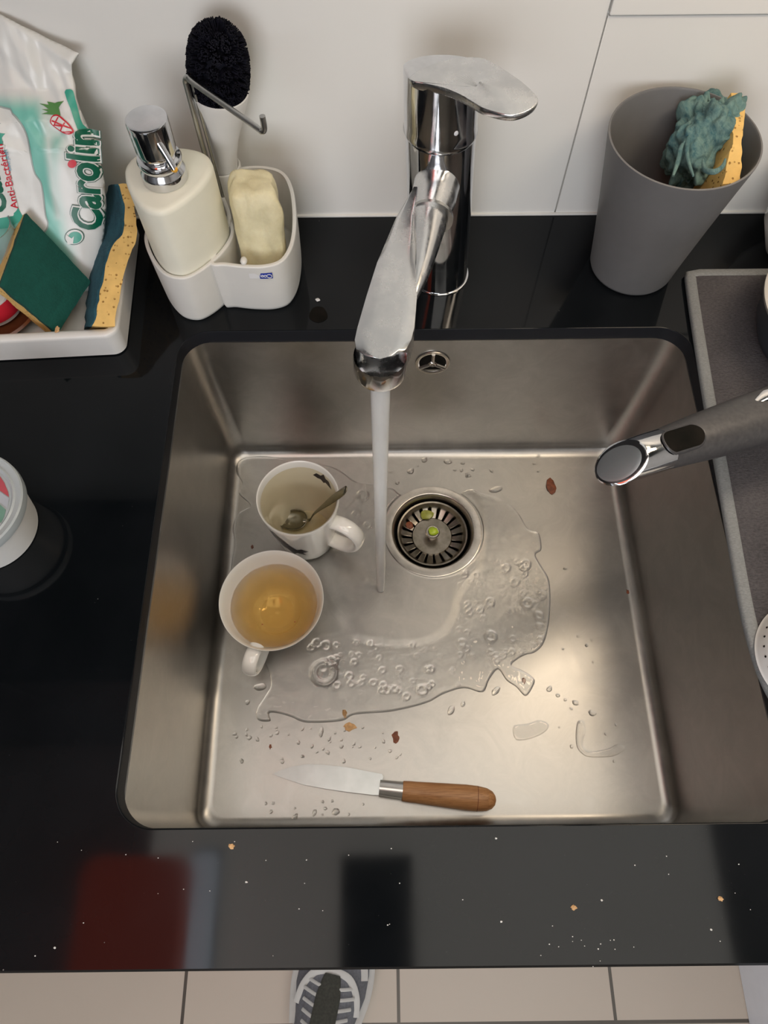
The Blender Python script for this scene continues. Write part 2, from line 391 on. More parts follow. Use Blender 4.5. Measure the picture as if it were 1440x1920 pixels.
# ------------------------------------------------------------------ worktop and base units
c0 = Vector((.225, -.2, 0))
def ray_rect(p, x0, x1, y0, y1, z):
    d = Vector((p[0] - c0.x, p[1] - c0.y)); s = 1e9
    if abs(d.x) > 1e-9: s = min(s, ((x1 if d.x > 0 else x0) - c0.x) / d.x)
    if abs(d.y) > 1e-9: s = min(s, ((y1 if d.y > 0 else y0) - c0.y) / d.y)
    return Vector((c0.x + d.x * s, c0.y + d.y * s, z))
def hole_ring(z, e=0): return rrect(0 - e, .45 + e, -L - e, 0 + e, .026 + e, z, 12, 24)
WX0, WX1 = -1.2, 1.9
def outer(z, e=0):
    r = [ray_rect(p, WX0 + e, WX1 - e, YF + e, YW, z) for p in hole_ring(0)]
    for cx, cy in ((WX0 + e, YF + e), (WX1 - e, YF + e), (WX0 + e, YW), (WX1 - e, YW)):       # true corners
        i = min(range(len(r)), key=lambda k: (r[k].x - cx) ** 2 + (r[k].y - cy) ** 2); r[i] = Vector((cx, cy, z))
    return r
t = thing('worktop', 'black speckled stone worktop with a rectangular cut-out for the sink', 'worktop')
bm = loft([outer(-T), outer(-.002), outer(0, .0015), hole_ring(0, .0012), hole_ring(-.0004, .0004), hole_ring(-.0014), hole_ring(-T), outer(-T)], cap0=False, cap1=False)
sl_ = obj('slab', bm, M['stone'], t, 30)
sl_.data.materials.append(M['stone_edge'])
for p in sl_.data.polygons:
    c_ = p.center
    if abs(p.normal.z) < .5 and -.01 < c_.x < .46 and -L - .01 < c_.y < .01: p.material_index = 1
ap = obj('front_edge', box((WX0, YF - .0005, -.04), (WX1, YF + .02, -T), .001), M['stone_edge'], t)
t = thing('base_cabinet', 'white base cabinet carrying the black worktop', 'cabinet')
for x in (WX0, -.06, .60, WX1 - .018): obj('side_panel', box((x, -.43, -.78), (x + .018, YW - .006, -T - .0005)), M['white_lac'], t)
for a, b in ((WX0, -.051), (-.047, .607), (.611, 1.25), (1.254, WX1)):
    dd = obj('door', box((a + .002, -.45, -.78), (b - .002, -.432, -.045), .002), M['white_lac'], t)
    obj('handle', tube([((a + b) / 2 - .07, -.452, -.10), ((a + b) / 2 - .065, -.47, -.10), ((a + b) / 2 + .065, -.47, -.10), ((a + b) / 2 + .07, -.452, -.10)], .005, sub=4), M['rod'], dd)
obj('plinth', box((WX0, -.39, ZF), (WX1, -.37, -.781)), M['white_lac'], t); rebase(t, (.35, -.1, ZF))
t = thing('floor_cabinet', 'white low cabinet standing on the tiles at the right edge of the picture', 'cabinet')
obj('body', box((.758, -1.3, ZF), (1.35, -.53, -.06), .003), M['white_lac'], t)
obj('top', box((.75, -1.31, -.06), (1.36, -.52, -.045), .003), M['white_lac'], t); rebase(t, (1.05, -.9, ZF))

# ------------------------------------------------------------------ sink
DC = Vector((.2318, -.1068, -D)); RH = .0465
BX0, BX1, BY0, BY1 = .0010, .4490, -L - .0050, -.0008
def br(e, z, r): return rrect(BX0 + e, BX1 - e, BY0 + e, BY1 - e, r, z, 10, 24)
sink = thing('sink', 'square brushed steel sink set under the black worktop', 'sink')
rings = [br(-.02, -T - .0016, .04), br(-.02, -T - .0002, .04), br(0, -T - .0002, .020), br(0, -T - .0006, .02)]
for k in range(1, 6): rings.append(br(.0060 * k / 5, -T - (D - T - .012) * k / 5, .017))
RF = .012
for k in range(1, 9):
    a = PI / 2 * k / 8; rings.append(br(.0060 + RF * (1 - math.cos(a)), -D + RF - RF * math.sin(a), .017 - .003 * k / 8))
last = rings[-1]
def toward(p, r):
    a = math.atan2(p.y - DC.y, p.x - DC.x); return Vector((DC.x + r * math.cos(a), DC.y + r * math.sin(a), -D))
rings.append([p.lerp(toward(p, RH), .5) for p in last]); rings.append([toward(p, RH) for p in last])
bm = loft(rings, cap0=False, cap1=False)
obj('basin', bm, M['steel'], sink, 50)
bm = lathe([(.0535, -.0002), (.0532, .0006), (.052, .0009), (.0450, .0006), (.0438, -.0002), (.0420, -.0036), (.0405, -.0085), (.0398, -.013)], DC, 96)
obj('drain_flange', bm, M['drain'], sink)
obj('drain_pipe', lathe([(.0399, -.0125), (.0385, -.020), (.030, -.045), (.024, -.07), (.0, -.07)], DC, 48), M['hole'], sink)  # pipe coloured near-black for the darkness below the slots
# overflow on the rear wall
oc = U(811, 679, BY1 - .0005, 1)
YO = BY1 - .0060 * (-T - oc.z) / (D - T - .012)
def yring(c, r, y, n=48): return [Vector((c.x + r * math.cos(2 * PI * i / n), y, c.z + r * math.sin(2 * PI * i / n))) for i in range(n)]
ov = obj('overflow_cover', loft([yring(oc, .0165, YO), yring(oc, .0162, YO - .0012), yring(oc, .0145, YO - .0014), yring(oc, .0128, YO - .0004)], cap0=False, cap1=False), M['drain'], sink)
bm = bmesh.new()
for a in (90, 210, 330):
    c, s = math.cos(math.radians(a)), math.sin(math.radians(a))
    tube([(oc.x, YO - .001, oc.z), (oc.x + c * .0135, YO - .001, oc.z + s * .0135)], .0019, bm, 8)
loft([yring(oc, .0042, YO - .0002), yring(oc, .0042, YO - .002), yring(oc, .0028, YO - .003), yring(oc, .0008, YO - .0022)], bm)
obj('spokes', bm, M['drain'], ov)
obj('opening_shade', loft([yring(oc, .0128, YO - .00035), yring(oc, .0001, YO - .0003)]), M['hole'], ov)  # flat black disc; shade of the overflow hole put into its colour
rebase(sink, (.225, -.2, -D))

# basket strainer, lifts out of the drain
st = thing('sink_strainer', 'round slotted steel strainer basket sitting in the drain', 'strainer')
prof = [(.0388, -.0085), (.0382, -.0068), (.0365, -.0072), (.0345, -.0105), (.0325, -.0130), (.0225, -.0168), (.0212, -.0156), (.0120, -.0160), (.0045, -.0156)]
bm = bmesh.new(); n = 200; V = [[bm.verts.new(DC + Vector((r * math.cos(2 * PI * i / n), r * math.sin(2 * PI * i / n), z))) for i in range(n)] for r, z in prof]
for k in range(len(prof) - 1):
    for i in range(n):
        if k == 4 and i % 10 in (0, 1, 2): continue
        j = (i + 1) % n; bm.faces.new((V[k][i], V[k][j], V[k + 1][j], V[k + 1][i]))
bm.faces.new(V[-1])
b = obj('basket', bm, M['basket'], st); so = b.modifiers.new('s', 'SOLIDIFY'); so.thickness = .0008; so.offset = -1
obj('knob', lathe([(.0045, -.0156), (.0042, -.009), (.0072, -.0065), (.0078, -.0045), (.0068, -.0032), (.0, -.003)], DC, 32), M['drain'], st)
rebase(st, DC)
def blob(c, r, sq=(1, 1, 1), jag=.3, seed=0, sub=2):
    bm = bmesh.new(); bmesh.ops.create_icosphere(bm, subdivisions=sub, radius=1)
    for v in bm.verts:
        k = 1 + jag * noise.noise(v.co * 1.7 + Vector((seed * 3.1, seed, 0)))
        v.co = Vector((v.co.x * sq[0], v.co.y * sq[1], v.co.z * sq[2])) * r * k + Vector(c)
    return bm
tag(obj('food_scrap', blob(DC + Vector((.0005, 0, -.0016)), .0054, (1, .95, .45), .25, 3), M['lime']), 'lime green food scrap stuck on the strainer knob', 'food scrap')
tag(obj('food_scrap', blob(U(801, 965, -D - .0135), .0070, (1.1, .8, .4), .4, 5), M['olive']), 'olive green food scrap caught on the rear slots of the strainer', 'food scrap')
tag(obj('food_scrap', blob(U(768, 985, -D - .0135), .0045, (1, 1, .4), .5, 8), M['debris']), 'brown food scrap caught on the left rear slots of the strainer', 'food scrap')

# ------------------------------------------------------------------ tap
fx, fy = .2315, .0655
LEAN = -.055
def fc(z): return Vector((fx + LEAN * z, fy, z))
tap = thing('tap', 'chrome single-lever kitchen tap with a flat spout, running water', 'tap')
RB = .0265
obj('base_ring', lathe([(RB + .0012, .0003), (RB + .0012, .0010), (RB + .0004, .0014), (RB - .002, .0014)], fc(0), 64), M['chrome'], tap)
obj('body', lathe([(RB, .001), (RB, .04), (RB, .09), (RB, .1450), (RB - .002, .1460)], (fx, fy, 0), 96, lean=(LEAN, 0)), M['chrome'], tap)
# lever plate
zl = .1975
lev = [(767, 146), (772, 139), (788, 128), (820, 116), (850, 109), (880, 106), (905, 108), (925, 117), (950, 132), (980, 153), (1000, 171), (1009, 183), (1008, 192), (1000, 201), (984, 210), (965, 215), (945, 214), (925, 209), (905, 202), (885, 190), (860, 176), (830, 164), (795, 156), (775, 152)]
def lz(u): return zl + .004 * max(0, (u - 800) / 200)
top = [U(u, v, lz(u)) for u, v in lev]; top = [Vector(p) for p in catmull(top, 3, True)]
cc = sum(top, Vector()) / len(top)
def sc_(p, k, dz): q = cc + (p - cc) * k; q.z = p.z + dz; return q
rings = [[sc_(p, .93, -.0055) for p in top], [sc_(p, .985, -.0045) for p in top], [sc_(p, 1.0, -.0022) for p in top], [sc_(p, .995, -.0006) for p in top], [sc_(p, .975, 0) for p in top], [sc_(p, .5, .0006) for p in top], [sc_(p, .02, .001) for p in top]]
obj('lever', loft(rings), M['chrome_worn'], tap, 60)
V_ = Vector
# cap: round at the bottom, meeting the lever outline at the top
def cring(r, z):
    k = 1 - .62 * max(0, min(1, (z - .156) / (zl - .156))); c_ = fc(z)
    return [V_((p.x, c_.y + (p.y - c_.y) * (k if p.y > c_.y else 1), p.z)) for p in circ(c_, r, 96)]
obj('cap', loft([cring(RB - .0015, .1452), cring(RB + .0006, .1462), cring(RB + .0013, .1482), cring(RB + .0006, .1500), cring(RB + .0004, .156), cring(RB + .0002, .175), cring(RB - .0004, zl - .0035), cring(RB - .003, zl - .0020)]), M['chrome'], tap, 50)
dc = fc(.158) + Vector((.009, -RB * .93, .004))
obj('marker', blob(dc, .0022, (1, .5, 1), 0), M['label_white'], tap)
# spout: round arm merging into a flat fin, nozzle at the end
zt = .1265
Lp = [(775, 350), (743, 405), (707, 490), (687, 553), (670, 612), (665, 635), (668, 652), (684, 666)]
Rp = [(783, 350), (778, 405), (778, 490), (782, 553), (777, 612), (771, 635), (762, 652), (740, 666)]
top = []
rings = []
for (a, b), (c, d) in zip(Lp, Rp):
    P, Q = U(a, b, zt), U(c, d, zt); m = 9
    h = .010 + .010 * max(0, min(1, (b - 480) / 120))
    up = [P.lerp(Q, j / (m - 1)) for j in range(m)]
    up = [p + Vector((0, 0, -.0012 if j in (0, m - 1) else 0)) for j, p in enumerate(up)]
    lowr = [p + Vector(((Q - P).x * (.10 if p is up[0] else 0), 0, 0)) * 0 + Vector((0, 0, -h)) for p in up[::-1]]
    rings.append(up + lowr)
P, Q = U(712, 673, zt), U(714, 673, zt)
rings.append([P.lerp(Q, j / 8) for j in range(9)] + [P.lerp(Q, 1 - j / 8) + Vector((0, 0, -.02)) for j in range(9)])
bm = loft(rings)
path = [U(818, 335, .116), U(813, 372, .115), U(800, 425, .1155), U(793, 470, .115), U(783, 520, .1155), U(771, 565, .1150)]
path[0].y = fy - RB + .004
tube(path, [.0178, .0172, .0140, .0108, .0072, .0028], bm, 40, 6)
sp = obj('spout', bm, M['chrome_worn'], tap, 45)
a = U(827, 420, .116)
obj('joint_ring', tube([U(809, 405, .116), U(808, 410, .1158)], .0166, n=40), M['rod'], sp)
nz = U(713, 662, zt - .004); nz.z = 0
obj('nozzle', lathe([(.0178, zt - .006), (.0184, zt - .010), (.0184, zt - .020), (.0176, zt - .0232), (.0125, zt - .0236), (.0120, zt - .020)], nz, 64), M['chrome'], tap)
obj('aerator', lathe([(.0122, zt - .0222), (.0100, zt - .0225), (.0, zt - .0222)], nz, 32), M['black'], tap)
rebase(tap, fc(0))

# water stream
p0 = Vector((nz.x, nz.y, zt - .0235)); p1 = U(714, 1104, -D + .001)
P = []
for k in range(25):
    s = k / 24; tt = .35 * s + .65 * math.sqrt(s) * s ** .15
    z = p0.z + (p1.z - p0.z) * s
    f = s ** .8
    P.append(Vector((p0.x + (p1.x - p0.x) * f, p0.y + (p1.y - p0.y) * f, z)))
R = [.0072, .0069, .0066, .0063, .0060, .0058, .0056, .0054, .0052, .0050, .0048, .0046, .0044, .0042]
tag(obj('water_stream', tube(P, R, n=24), M['stream']), 'stream of running water falling from the chrome spout into the sink', 'water')

# puddle
ZP = -D + .00012
OUT = [(452, 862), (500, 856), (560, 868), (610, 872), (640, 884), (665, 902), (700, 908), (735, 915), (760, 930), (850, 930), (868, 922), (885, 917), (905, 925), (940, 936), (970, 960), (990, 992), (1010, 1000), (1015, 1030), (1004, 1040), (1014, 1060), (1030, 1090), (1031, 1150), (1022, 1200), (1005, 1222), (985, 1228), (968, 1238), (960, 1248), (985, 1260), (1002, 1274), (998, 1290), (985, 1305), (968, 1288), (950, 1276), (934, 1255), (917, 1275), (905, 1298), (870, 1290), (830, 1302), (800, 1318), (735, 1334), (665, 1340), (640, 1352), (575, 1355), (548, 1345), (520, 1337), (504, 1338), (507, 1352), (484, 1350), (481, 1330), (497, 1304), (508, 1282), (500, 1250), (470, 1215), (440, 1180), (430, 1120), (434, 1060), (441, 1020), (436, 990), (448, 962), (470, 948), (448, 925), (455, 905), (442, 885)]
JUMP = [(598, 1040), (600, 1100), (618, 1142), (645, 1172), (662, 1198), (700, 1208), (770, 1212), (822, 1198), (852, 1165), (864, 1120), (885, 1092), (905, 1065), (905, 940), (840, 910), (760, 930), (700, 960), (640, 1000)]
def poly(px): return np.array([list(U(u, v, -D))[:2] for u, v in px])
def smooth_poly(px, k=4): return np.array([list(p)[:2] for p in catmull([U(u, v, -D) for u, v in px], k, True)])
def sdf(X, Y, P):
    """distance to a closed outline, positive inside, and the nearest outline point"""
    best = np.full(X.shape, 1e9); bxx = X.copy(); byy = Y.copy(); ins = np.zeros(X.shape, bool)
    for i in range(len(P)):
        a, b = P[i], P[(i + 1) % len(P)]; e = b - a; l2 = e @ e + 1e-12
        t = np.clip(((X - a[0]) * e[0] + (Y - a[1]) * e[1]) / l2, 0, 1)
        qx, qy = a[0] + t * e[0], a[1] + t * e[1]; d = np.hypot(X - qx, Y - qy); m = d < best
        best[m] = d[m]; bxx[m] = qx[m]; byy[m] = qy[m]
        c = ((a[1] > Y) != (b[1] > Y)) & (X < (b[0] - a[0]) * (Y - a[1]) / (b[1] - a[1] + 1e-15) + a[0]); ins ^= c
    return np.where(ins, best, -best), bxx, byy
def puddle(px, H, jump=None, bubbles=(), step=.0012, k=4, wid=.0035):
    P = smooth_poly(px, k); lo, hi = P.min(0) - step, P.max(0) + step
    xs = np.arange(lo[0], hi[0], step); ys = np.arange(lo[1], hi[1], step); X, Y = np.meshgrid(xs, ys, indexing='ij')
    S, QX, QY = sdf(X, Y, P)
    if jump is not None:
        rr = np.hypot(X - DC.x, Y - DC.y); dd = rr - .0545
        m = dd < S; ang = np.arctan2(Y - DC.y, X - DC.x)
        QX[m] = (DC.x + .0545 * np.cos(ang))[m]; QY[m] = (DC.y + .0545 * np.sin(ang))[m]; S = np.minimum(S, dd)
    t = np.clip(S / wid, 0, 1); Z = H * np.sqrt(1 - (1 - t) ** 2)
    if jump is not None:
        J, _, _ = sdf(X, Y, smooth_poly(jump, 4)); q = np.clip((J + .002) / .011, 0, 1); q = q * q * (3 - 2 * q)
        Z = np.minimum(Z, H) * (1 - .72 * q) + .00012 * np.exp(-((J + .002) / .0022) ** 2) * np.clip(S / .004, 0, 1)
        rp = np.vectorize(lambda a, b: noise.noise(Vector((a * 110, b * 110, 0))) + .5 * noise.noise(Vector((a * 260, b * 260, 4))))(X, Y)
        Z += rp * .00022 * (1 - .6 * q) * np.clip(S / .004, 0, 1)
    for bx_, by_, r in bubbles:
        d = np.hypot(X - bx_, Y - by_) / r; m = d < 1.35
        Z[m] += (r * .46 * np.exp(-((d - .85) / .2) ** 2) + r * .08 * np.exp(-(d / .4) ** 2))[m] * np.clip(S[m] / .003, 0, 1)
    ins = S > 0; keep = ins[:-1, :-1] | ins[1:, :-1] | ins[:-1, 1:] | ins[1:, 1:]
    PX = np.where(ins, X, QX); PY = np.where(ins, Y, QY); Z = np.where(ins, Z, 0)
    bm = bmesh.new(); idx = {}
    def vt(i, j):
        if (i, j) not in idx: idx[i, j] = bm.verts.new((PX[i, j], PY[i, j], ZP + Z[i, j]))
        return idx[i, j]
    for i, j in zip(*np.nonzero(keep)):
        q = [vt(i, j), vt(i + 1, j), vt(i + 1, j + 1), vt(i, j + 1)]
        try: bm.faces.new(q)
        except ValueError: pass
    bmesh.ops.dissolve_degenerate(bm, edges=bm.edges, dist=1e-7)
    for f in bm.faces:
        f.smooth = True
        if f.normal.z < 0: f.normal_flip()
    return bm
bub = [(608, 1262, .0120), (622, 1242, .0055), (1034, 1, 0), (791, 1294, .0050), (762, 1306, .0034), (725, 1294, .0040), (740, 1292, .0035), (988, 1132, .0056), (965, 1092, .0042), (984, 1060, .0055), (948, 1066, .0045), (918, 1130, .0045), (1016, 1116, .004), (920, 1194, .0055), (1010, 1155, .004), (700, 1280, .0032), (655, 1268, .0035), (807, 1255, .0035), (595, 1208, .005), (612, 1212, .005), (585, 1215, .0036), (880, 1150, .0032), (900, 1145, .0032), (905, 1160, .003), (958, 1146, .0035), (866, 1205, .0038), (680, 930, .006), (668, 965, .004), (690, 985, .004), (645, 985, .005)]
bub = [b for b in bub if b[2] > 0]
for k in range(48):
    a = random.uniform(0, 1); bub.append((random.uniform(600, 860), random.uniform(1205, 1300), random.uniform(.0015, .0034)))
for k in range(55): bub.append((random.uniform(850, 1015), random.uniform(1050, 1240), random.uniform(.0015, .0034)))
bb = [(*list(U(u, v, -D))[:2], r) for u, v, r in bub]
o = tag(obj('water_puddle', puddle(OUT, .0022, JUMP, bb, .0009, wid=.0024), M['water'], fin=False), 'wide clear puddle spreading over the sink floor round the drain', 'puddle')
# shallow dried patches at lower right
for px, lab in (([(1082, 1355), (1094, 1352), (1098, 1370), (1093, 1395), (1105, 1408), (1135, 1405), (1160, 1395), (1172, 1404), (1150, 1418), (1110, 1420), (1092, 1414), (1080, 1395)], 'small hook-shaped puddle at the lower right of the sink floor'),
                ([(965, 1360), (990, 1357), (1010, 1350), (1028, 1358), (1022, 1372), (995, 1385), (970, 1388), (962, 1375)], 'small shallow puddle above the right end of the knife handle')):
    tag(obj('water_puddle', puddle(px, .0005, k=4, wid=.002, step=.001), M['water'], fin=False), lab, 'puddle')

# droplets
def drop_mesh(seed):
    bm = bmesh.new(); bmesh.ops.create_uvsphere(bm, u_segments=14, v_segments=8, radius=1)
    bmesh.ops.delete(bm, geom=[v for v in bm.verts if v.co.z < -.05], context='VERTS')
    for v in bm.verts:
        k = 1 + .35 * noise.noise(Vector((v.co.x + seed * 5, v.co.y, 0)) * 1.1); v.co = Vector((v.co.x * k, v.co.y * k, max(0, v.co.z) * .45))
    return bm
drops = [(930, 918, 6, 2.2, 15), (796, 862, 5, 1.5, 60), (868, 868, 4, 1, 0), (840, 866, 5, 1.6, 0), (770, 884, 5, 1.5, 30), (745, 905, 4, 1, 0), (1079, 1318, 4, 1.4, -20), (1110, 1337, 4.5, 1.5, -25), (1060, 1312, 2.5, 1, 0), (1046, 1304, 3, 1.2, 0), (1030, 1292, 4, 1.5, 40), (930, 1295, 5, 1.8, 40), (846, 1332, 5, 1.7, 60), (868, 1320, 3.5, 1.6, 70), (602, 1372, 4, 2, 80), (488, 1288, 6, 1.8, 5), (464, 1317, 4, 1, 0), (1060, 1066, 3, 1.2, 0), (1100, 1210, 3, 1, 0), (585, 1440, 4.5, 1, 0), (630, 1522, 5, 1.2, 0), (590, 1524, 3, 1.8, 70), (553, 1532, 3.5, 1.6, 40), (875, 890, 3, 2.2, 80), (880, 835, 3, 1, 0), (640, 1400, 3, 1.2, 0), (617, 1385, 3, 1.5, 60)]
rnd = random.Random(11)
for k in range(42): drops.append((rnd.uniform(440, 760), rnd.uniform(1362, 1428), rnd.uniform(1.2, 3), rnd.uniform(1, 1.5), rnd.uniform(0, 180)))
for k in range(16): drops.append((rnd.uniform(720, 1040), rnd.uniform(850, 900), rnd.uniform(1.5, 3.5), rnd.uniform(1, 1.6), rnd.uniform(0, 180)))
for k in range(14): drops.append((rnd.uniform(1045, 1170), rnd.uniform(1040, 1440), rnd.uniform(1.3, 2.4), rnd.uniform(1, 1.4), rnd.uniform(0, 180)))
for k in range(10): drops.append((rnd.uniform(450, 700), rnd.uniform(1500, 1530), rnd.uniform(1.3, 2.6), rnd.uniform(1, 1.5), rnd.uniform(0, 180)))
protos = []
for s in range(3):
    bm = drop_mesh(s); finish(bm, 180); me = bpy.data.meshes.new('water_droplet'); bm.to_mesh(me); bm.free(); me.materials.append(M['water']); protos.append(me)
for i, (u, v, r, st_, rot) in enumerate(drops):
    o = bpy.data.objects.new('water_droplet', protos[i % 3]); COL.objects.link(o)
    p = U(u, v, -D); o.location = (p.x, p.y, -D + .0001); s = r * .00060
    if u == 585: o.location = U(585, 1441, -D + .0019)
    o.scale = (s * st_, s, s); o.rotation_euler.z = math.radians(rot)
    if v > 1480: zn = ('clear water droplet on the sink floor in front of the knife', 'water droplets in front of the knife')
    elif v > 1355 and u < 780: zn = ('clear water droplet on the sink floor between puddle and knife', 'water droplets between puddle and knife')
    elif v < 950: zn = ('clear water droplet on the sink floor behind the drain', 'water droplets behind the drain')
    elif u > 1000: zn = ('clear water droplet on the sink floor right of the puddle', 'water droplets right of the puddle')
    else: zn = ('clear water droplet on the sink floor along the outer edge of the puddle', 'water droplets along the puddle edge')
    if u == 585: zn = ('clear water droplet sitting on the knife blade', None)
    if (u, v) == (930, 918): zn = ('long clear water droplet just behind the right side of the drain', None)
    if (u, v) == (1110, 1337): zn = ('elongated clear droplet at the end of the dotted row near the right sink wall', None)
    if (u, v) == (488, 1288): zn = ('flat clear droplet just below the teacup handle', None)
    tag(o, zn[0], 'water droplet', zn[1])

# flakes and crumbs in the sink
def flake(u, v, r, mat, lab, seed, z=-D, name='food_scrap', cat='food scrap', sq=(.8, 1.25, .18)):
    p = U(u, v, z); p.z = z + r * sq[2] * .8
    tag(obj(name, blob(p, r, sq, .7, seed), mat, angle=20), lab, cat)
flake(1033, 912, .0068, M['debris'], 'large rust brown peel flake right of the drain', 1)
flake(742, 1382, .0038, M['debris'], 'small dark brown flake above the knife ferrule', 2)
flake(655, 1362, .0045, M['crumb'], 'orange tan scrap at the front edge of the puddle', 4, sq=(1.3, .8, .2))
flake(646, 1338, .0028, M['crumb'], 'tiny yellow brown scrap inside the front edge of the puddle', 9)
flake(507, 1400, .0016, M['debris'], 'tiny red brown speck above the knife tip', 6)
flake(473, 1026, .0018, M['debris'], 'tiny dark speck left of the mug', 7)
flake(1177, 1110, .0018, M['debris'], 'tiny dark speck beside the right wall of the sink', 12)
flake(982, 1276, .0022, M['debris'], 'small brown speck in the corner tongue of the puddle', 13)

# ------------------------------------------------------------------ knife
kn = thing('paring_knife', 'paring knife with wooden handle lying at the front of the sink', 'knife')
zb = -D + .0045
outl = [(509, 1451), (525, 1444), (548, 1437), (575, 1433), (605, 1434), (650, 1439), (700, 1449), (716, 1452), (719, 1458), (716, 1466), (713, 1478), (713, 1491), (700, 1491), (650, 1485), (610, 1479), (578, 1473), (567, 1471), (562, 1469), (540, 1462)]
pts = [U(u, v, zb) for u, v in outl]
# spine side (upper, thick) and edge side (lower, thin)
sp_, ed = pts[:10], [pts[0]] + pts[:10:-1] + [pts[10]]
bm = bmesh.new(); prism([(p.x, p.y) for p in pts], zb - .0006, zb + .0006, bm=bm)
for v in bm.verts:       # tip rests on the steel, the wide end sits at ferrule height
    k = min(1, max(0, (v.co.x - pts[0].x) / (pts[8].x - pts[0].x))); v.co.z += -.0028 * (1 - k) + .004 * k
obj('blade', bm, M['blade'], kn, 20)
a, b = U(712, 1478, zb + .004), U(755, 1483, zb + .0048); ax = (b - a).normalized()
obj('ferrule', tube([a, a.lerp(b, .5), b + ax * .001], [.0074, .0077, .0080], n=28), M['ferrule'], kn)
a = U(754, 1483, zb + .0052); b = U(930, 1501, zb + .0052)
prof = [(0, .0078), (.01, .0088), (.09, .0092), (.15, .0092), (.30, .0098), (.5, .0105), (.68, .0111), (.80, .0109), (.90, .0098), (.96, .0074), (.99, .0042), (1, .0008)]
P = [a.lerp(b, s) for s, r in prof]; rings = []
t_ = (b - a).normalized(); u_ = Vector((0, 0, 1)); s_ = t_.cross(u_).normalized(); u_ = s_.cross(t_)
bm = loft([[p + s_ * math.cos(2 * PI * j / 32) * r + u_ * math.sin(2 * PI * j / 32) * r * .9 for j in range(32)] for p, (s, r) in zip(P, prof)])
hd = obj('handle', bm, M['wood'], kn, 60)
rot = math.atan2((b - a).y, (b - a).x)
for s, r in ((.085, .0090), (.115, .0091), (.80, .01085)):
    c = a.lerp(b, s)
    obj('groove', loft([[c + t_ * dx + s_ * math.cos(2 * PI * j / 32) * (r + .00006) + u_ * math.sin(2 * PI * j / 32) * (r * .9 + .00006) for j in range(32)] for dx in (-.0003, .0003)], cap0=False, cap1=False), M['debris'], hd)
rebase(kn, U(712, 1478, -D))

# ------------------------------------------------------------------ mug, teaspoon, teacup
mc = Vector((.0965, -.1125, -D + .0003))
H = .0965
mug = thing('mug', 'tall white mug with a black bird print, holding a teaspoon', 'mug')
pr_o = [(.0255, 0), (.0275, .0012), (.0295, .006), (.0325, .025), (.0352, .05), (.0378, .075), (.0396, .090), (.0402, H - .0015), (.0396, H)]
pr_i = [(.0380, H - .0012), (.0368, .088), (.0345, .070), (.0315, .045), (.0285, .018), (.024, .009), (.012, .006), (.0, .0058)]
obj('body', lathe(pr_o + pr_i, mc, 96, cap0=True), M['porcelain'], mug, 60)
obj('tea_stain', lathe([(r - .00012, z + .0001) for r, z in pr_i[:-2]][::-1] and [(.0383, H - .006), (.0367, .088), (.0344, .070), (.0314, .045), (.0284, .018), (.0238, .0093)], mc, 96), M['porcelain_in'], mug, 60)
mth = math.radians(-27)
def az(c, th, r, z): return Vector((c.x + r * math.cos(th), c.y + r * math.sin(th), c.z + z))
obj('handle', tube([az(mc, mth, .036, .074), az(mc, mth, .046, .078), az(mc, mth, .058, .074), az(mc, mth, .065, .060), az(mc, mth, .062, .043), az(mc, mth, .051, .030), az(mc, mth, .040, .026), az(mc, mth, .031, .026)], .0042, n=20, sub=6, flat=1.9, up=(-math.sin(mth), math.cos(mth), 0)), M['porcelain'], mug)
def r_at(pr, z):
    zz = [p[1] for p in pr]; rr_ = [p[0] for p in pr]
    return float(np.interp(z, zz, rr_))
def wrap(pts2, c, prof, th0, z0, off, inside=False):
    """put a flat motif (arc length, height) onto a turned wall"""
    bm = bmesh.new(); vs = [bm.verts.new((x, y, 0)) for x, y in pts2]; bm.faces.new(vs)
    bmesh.ops.triangulate(bm, faces=bm.faces[:]); bmesh.ops.subdivide_edges(bm, edges=bm.edges[:], cuts=3, use_grid_fill=True)
    for v in bm.verts:
        z = z0 + v.co.y; r = r_at(prof, z) + (-off if inside else off); th = th0 + v.co.x / r; v.co = az(c, th, r, z)
    return bm
bird = [(-.020, .004), (-.015, .0015), (-.010, .0035), (-.005, .001), (0, -.001), (.004, -.004), (.010, -.007), (.015, -.006), (.021, -.009), (.015, -.0095), (.017, -.012), (.009, -.010), (.004, -.0115), (-.001, -.008), (-.006, -.0075), (-.010, -.004), (-.015, -.002), (-.017, .0005)]
obj('bird_print', wrap([(x * .95, y * 3.6) for x, y in bird], mc, pr_o, math.radians(-113), .072, .0003), M['print'], mug)['label'] = 'black bird print on the outside of the mug'
pi_s = sorted(pr_i, key=lambda p: p[1])
b2 = [(-.010, -.002), (-.007, .001), (-.003, .0008), (0, .004), (.002, .001), (.006, .0015), (.010, -.003), (.006, -.0035), (.002, -.003), (0, -.0048), (-.003, -.003), (-.006, -.0035)]
obj('bird_print', wrap([(-x * 1.25, y * 1.7) for x, y in b2], mc, pi_s, math.radians(50), .082, .00035, True), M['print'], mug)['label'] = 'small black bird print inside the mug rim'
rebase(mug, mc)
tag(obj('tea_dregs', lathe([(r_at(pi_s, .012) - .0003, .0122), (.012, .0120), (.0, .0120)], mc, 64), M['dregs']), 'thin layer of pale tea left at the bottom of the tall mug', 'tea')
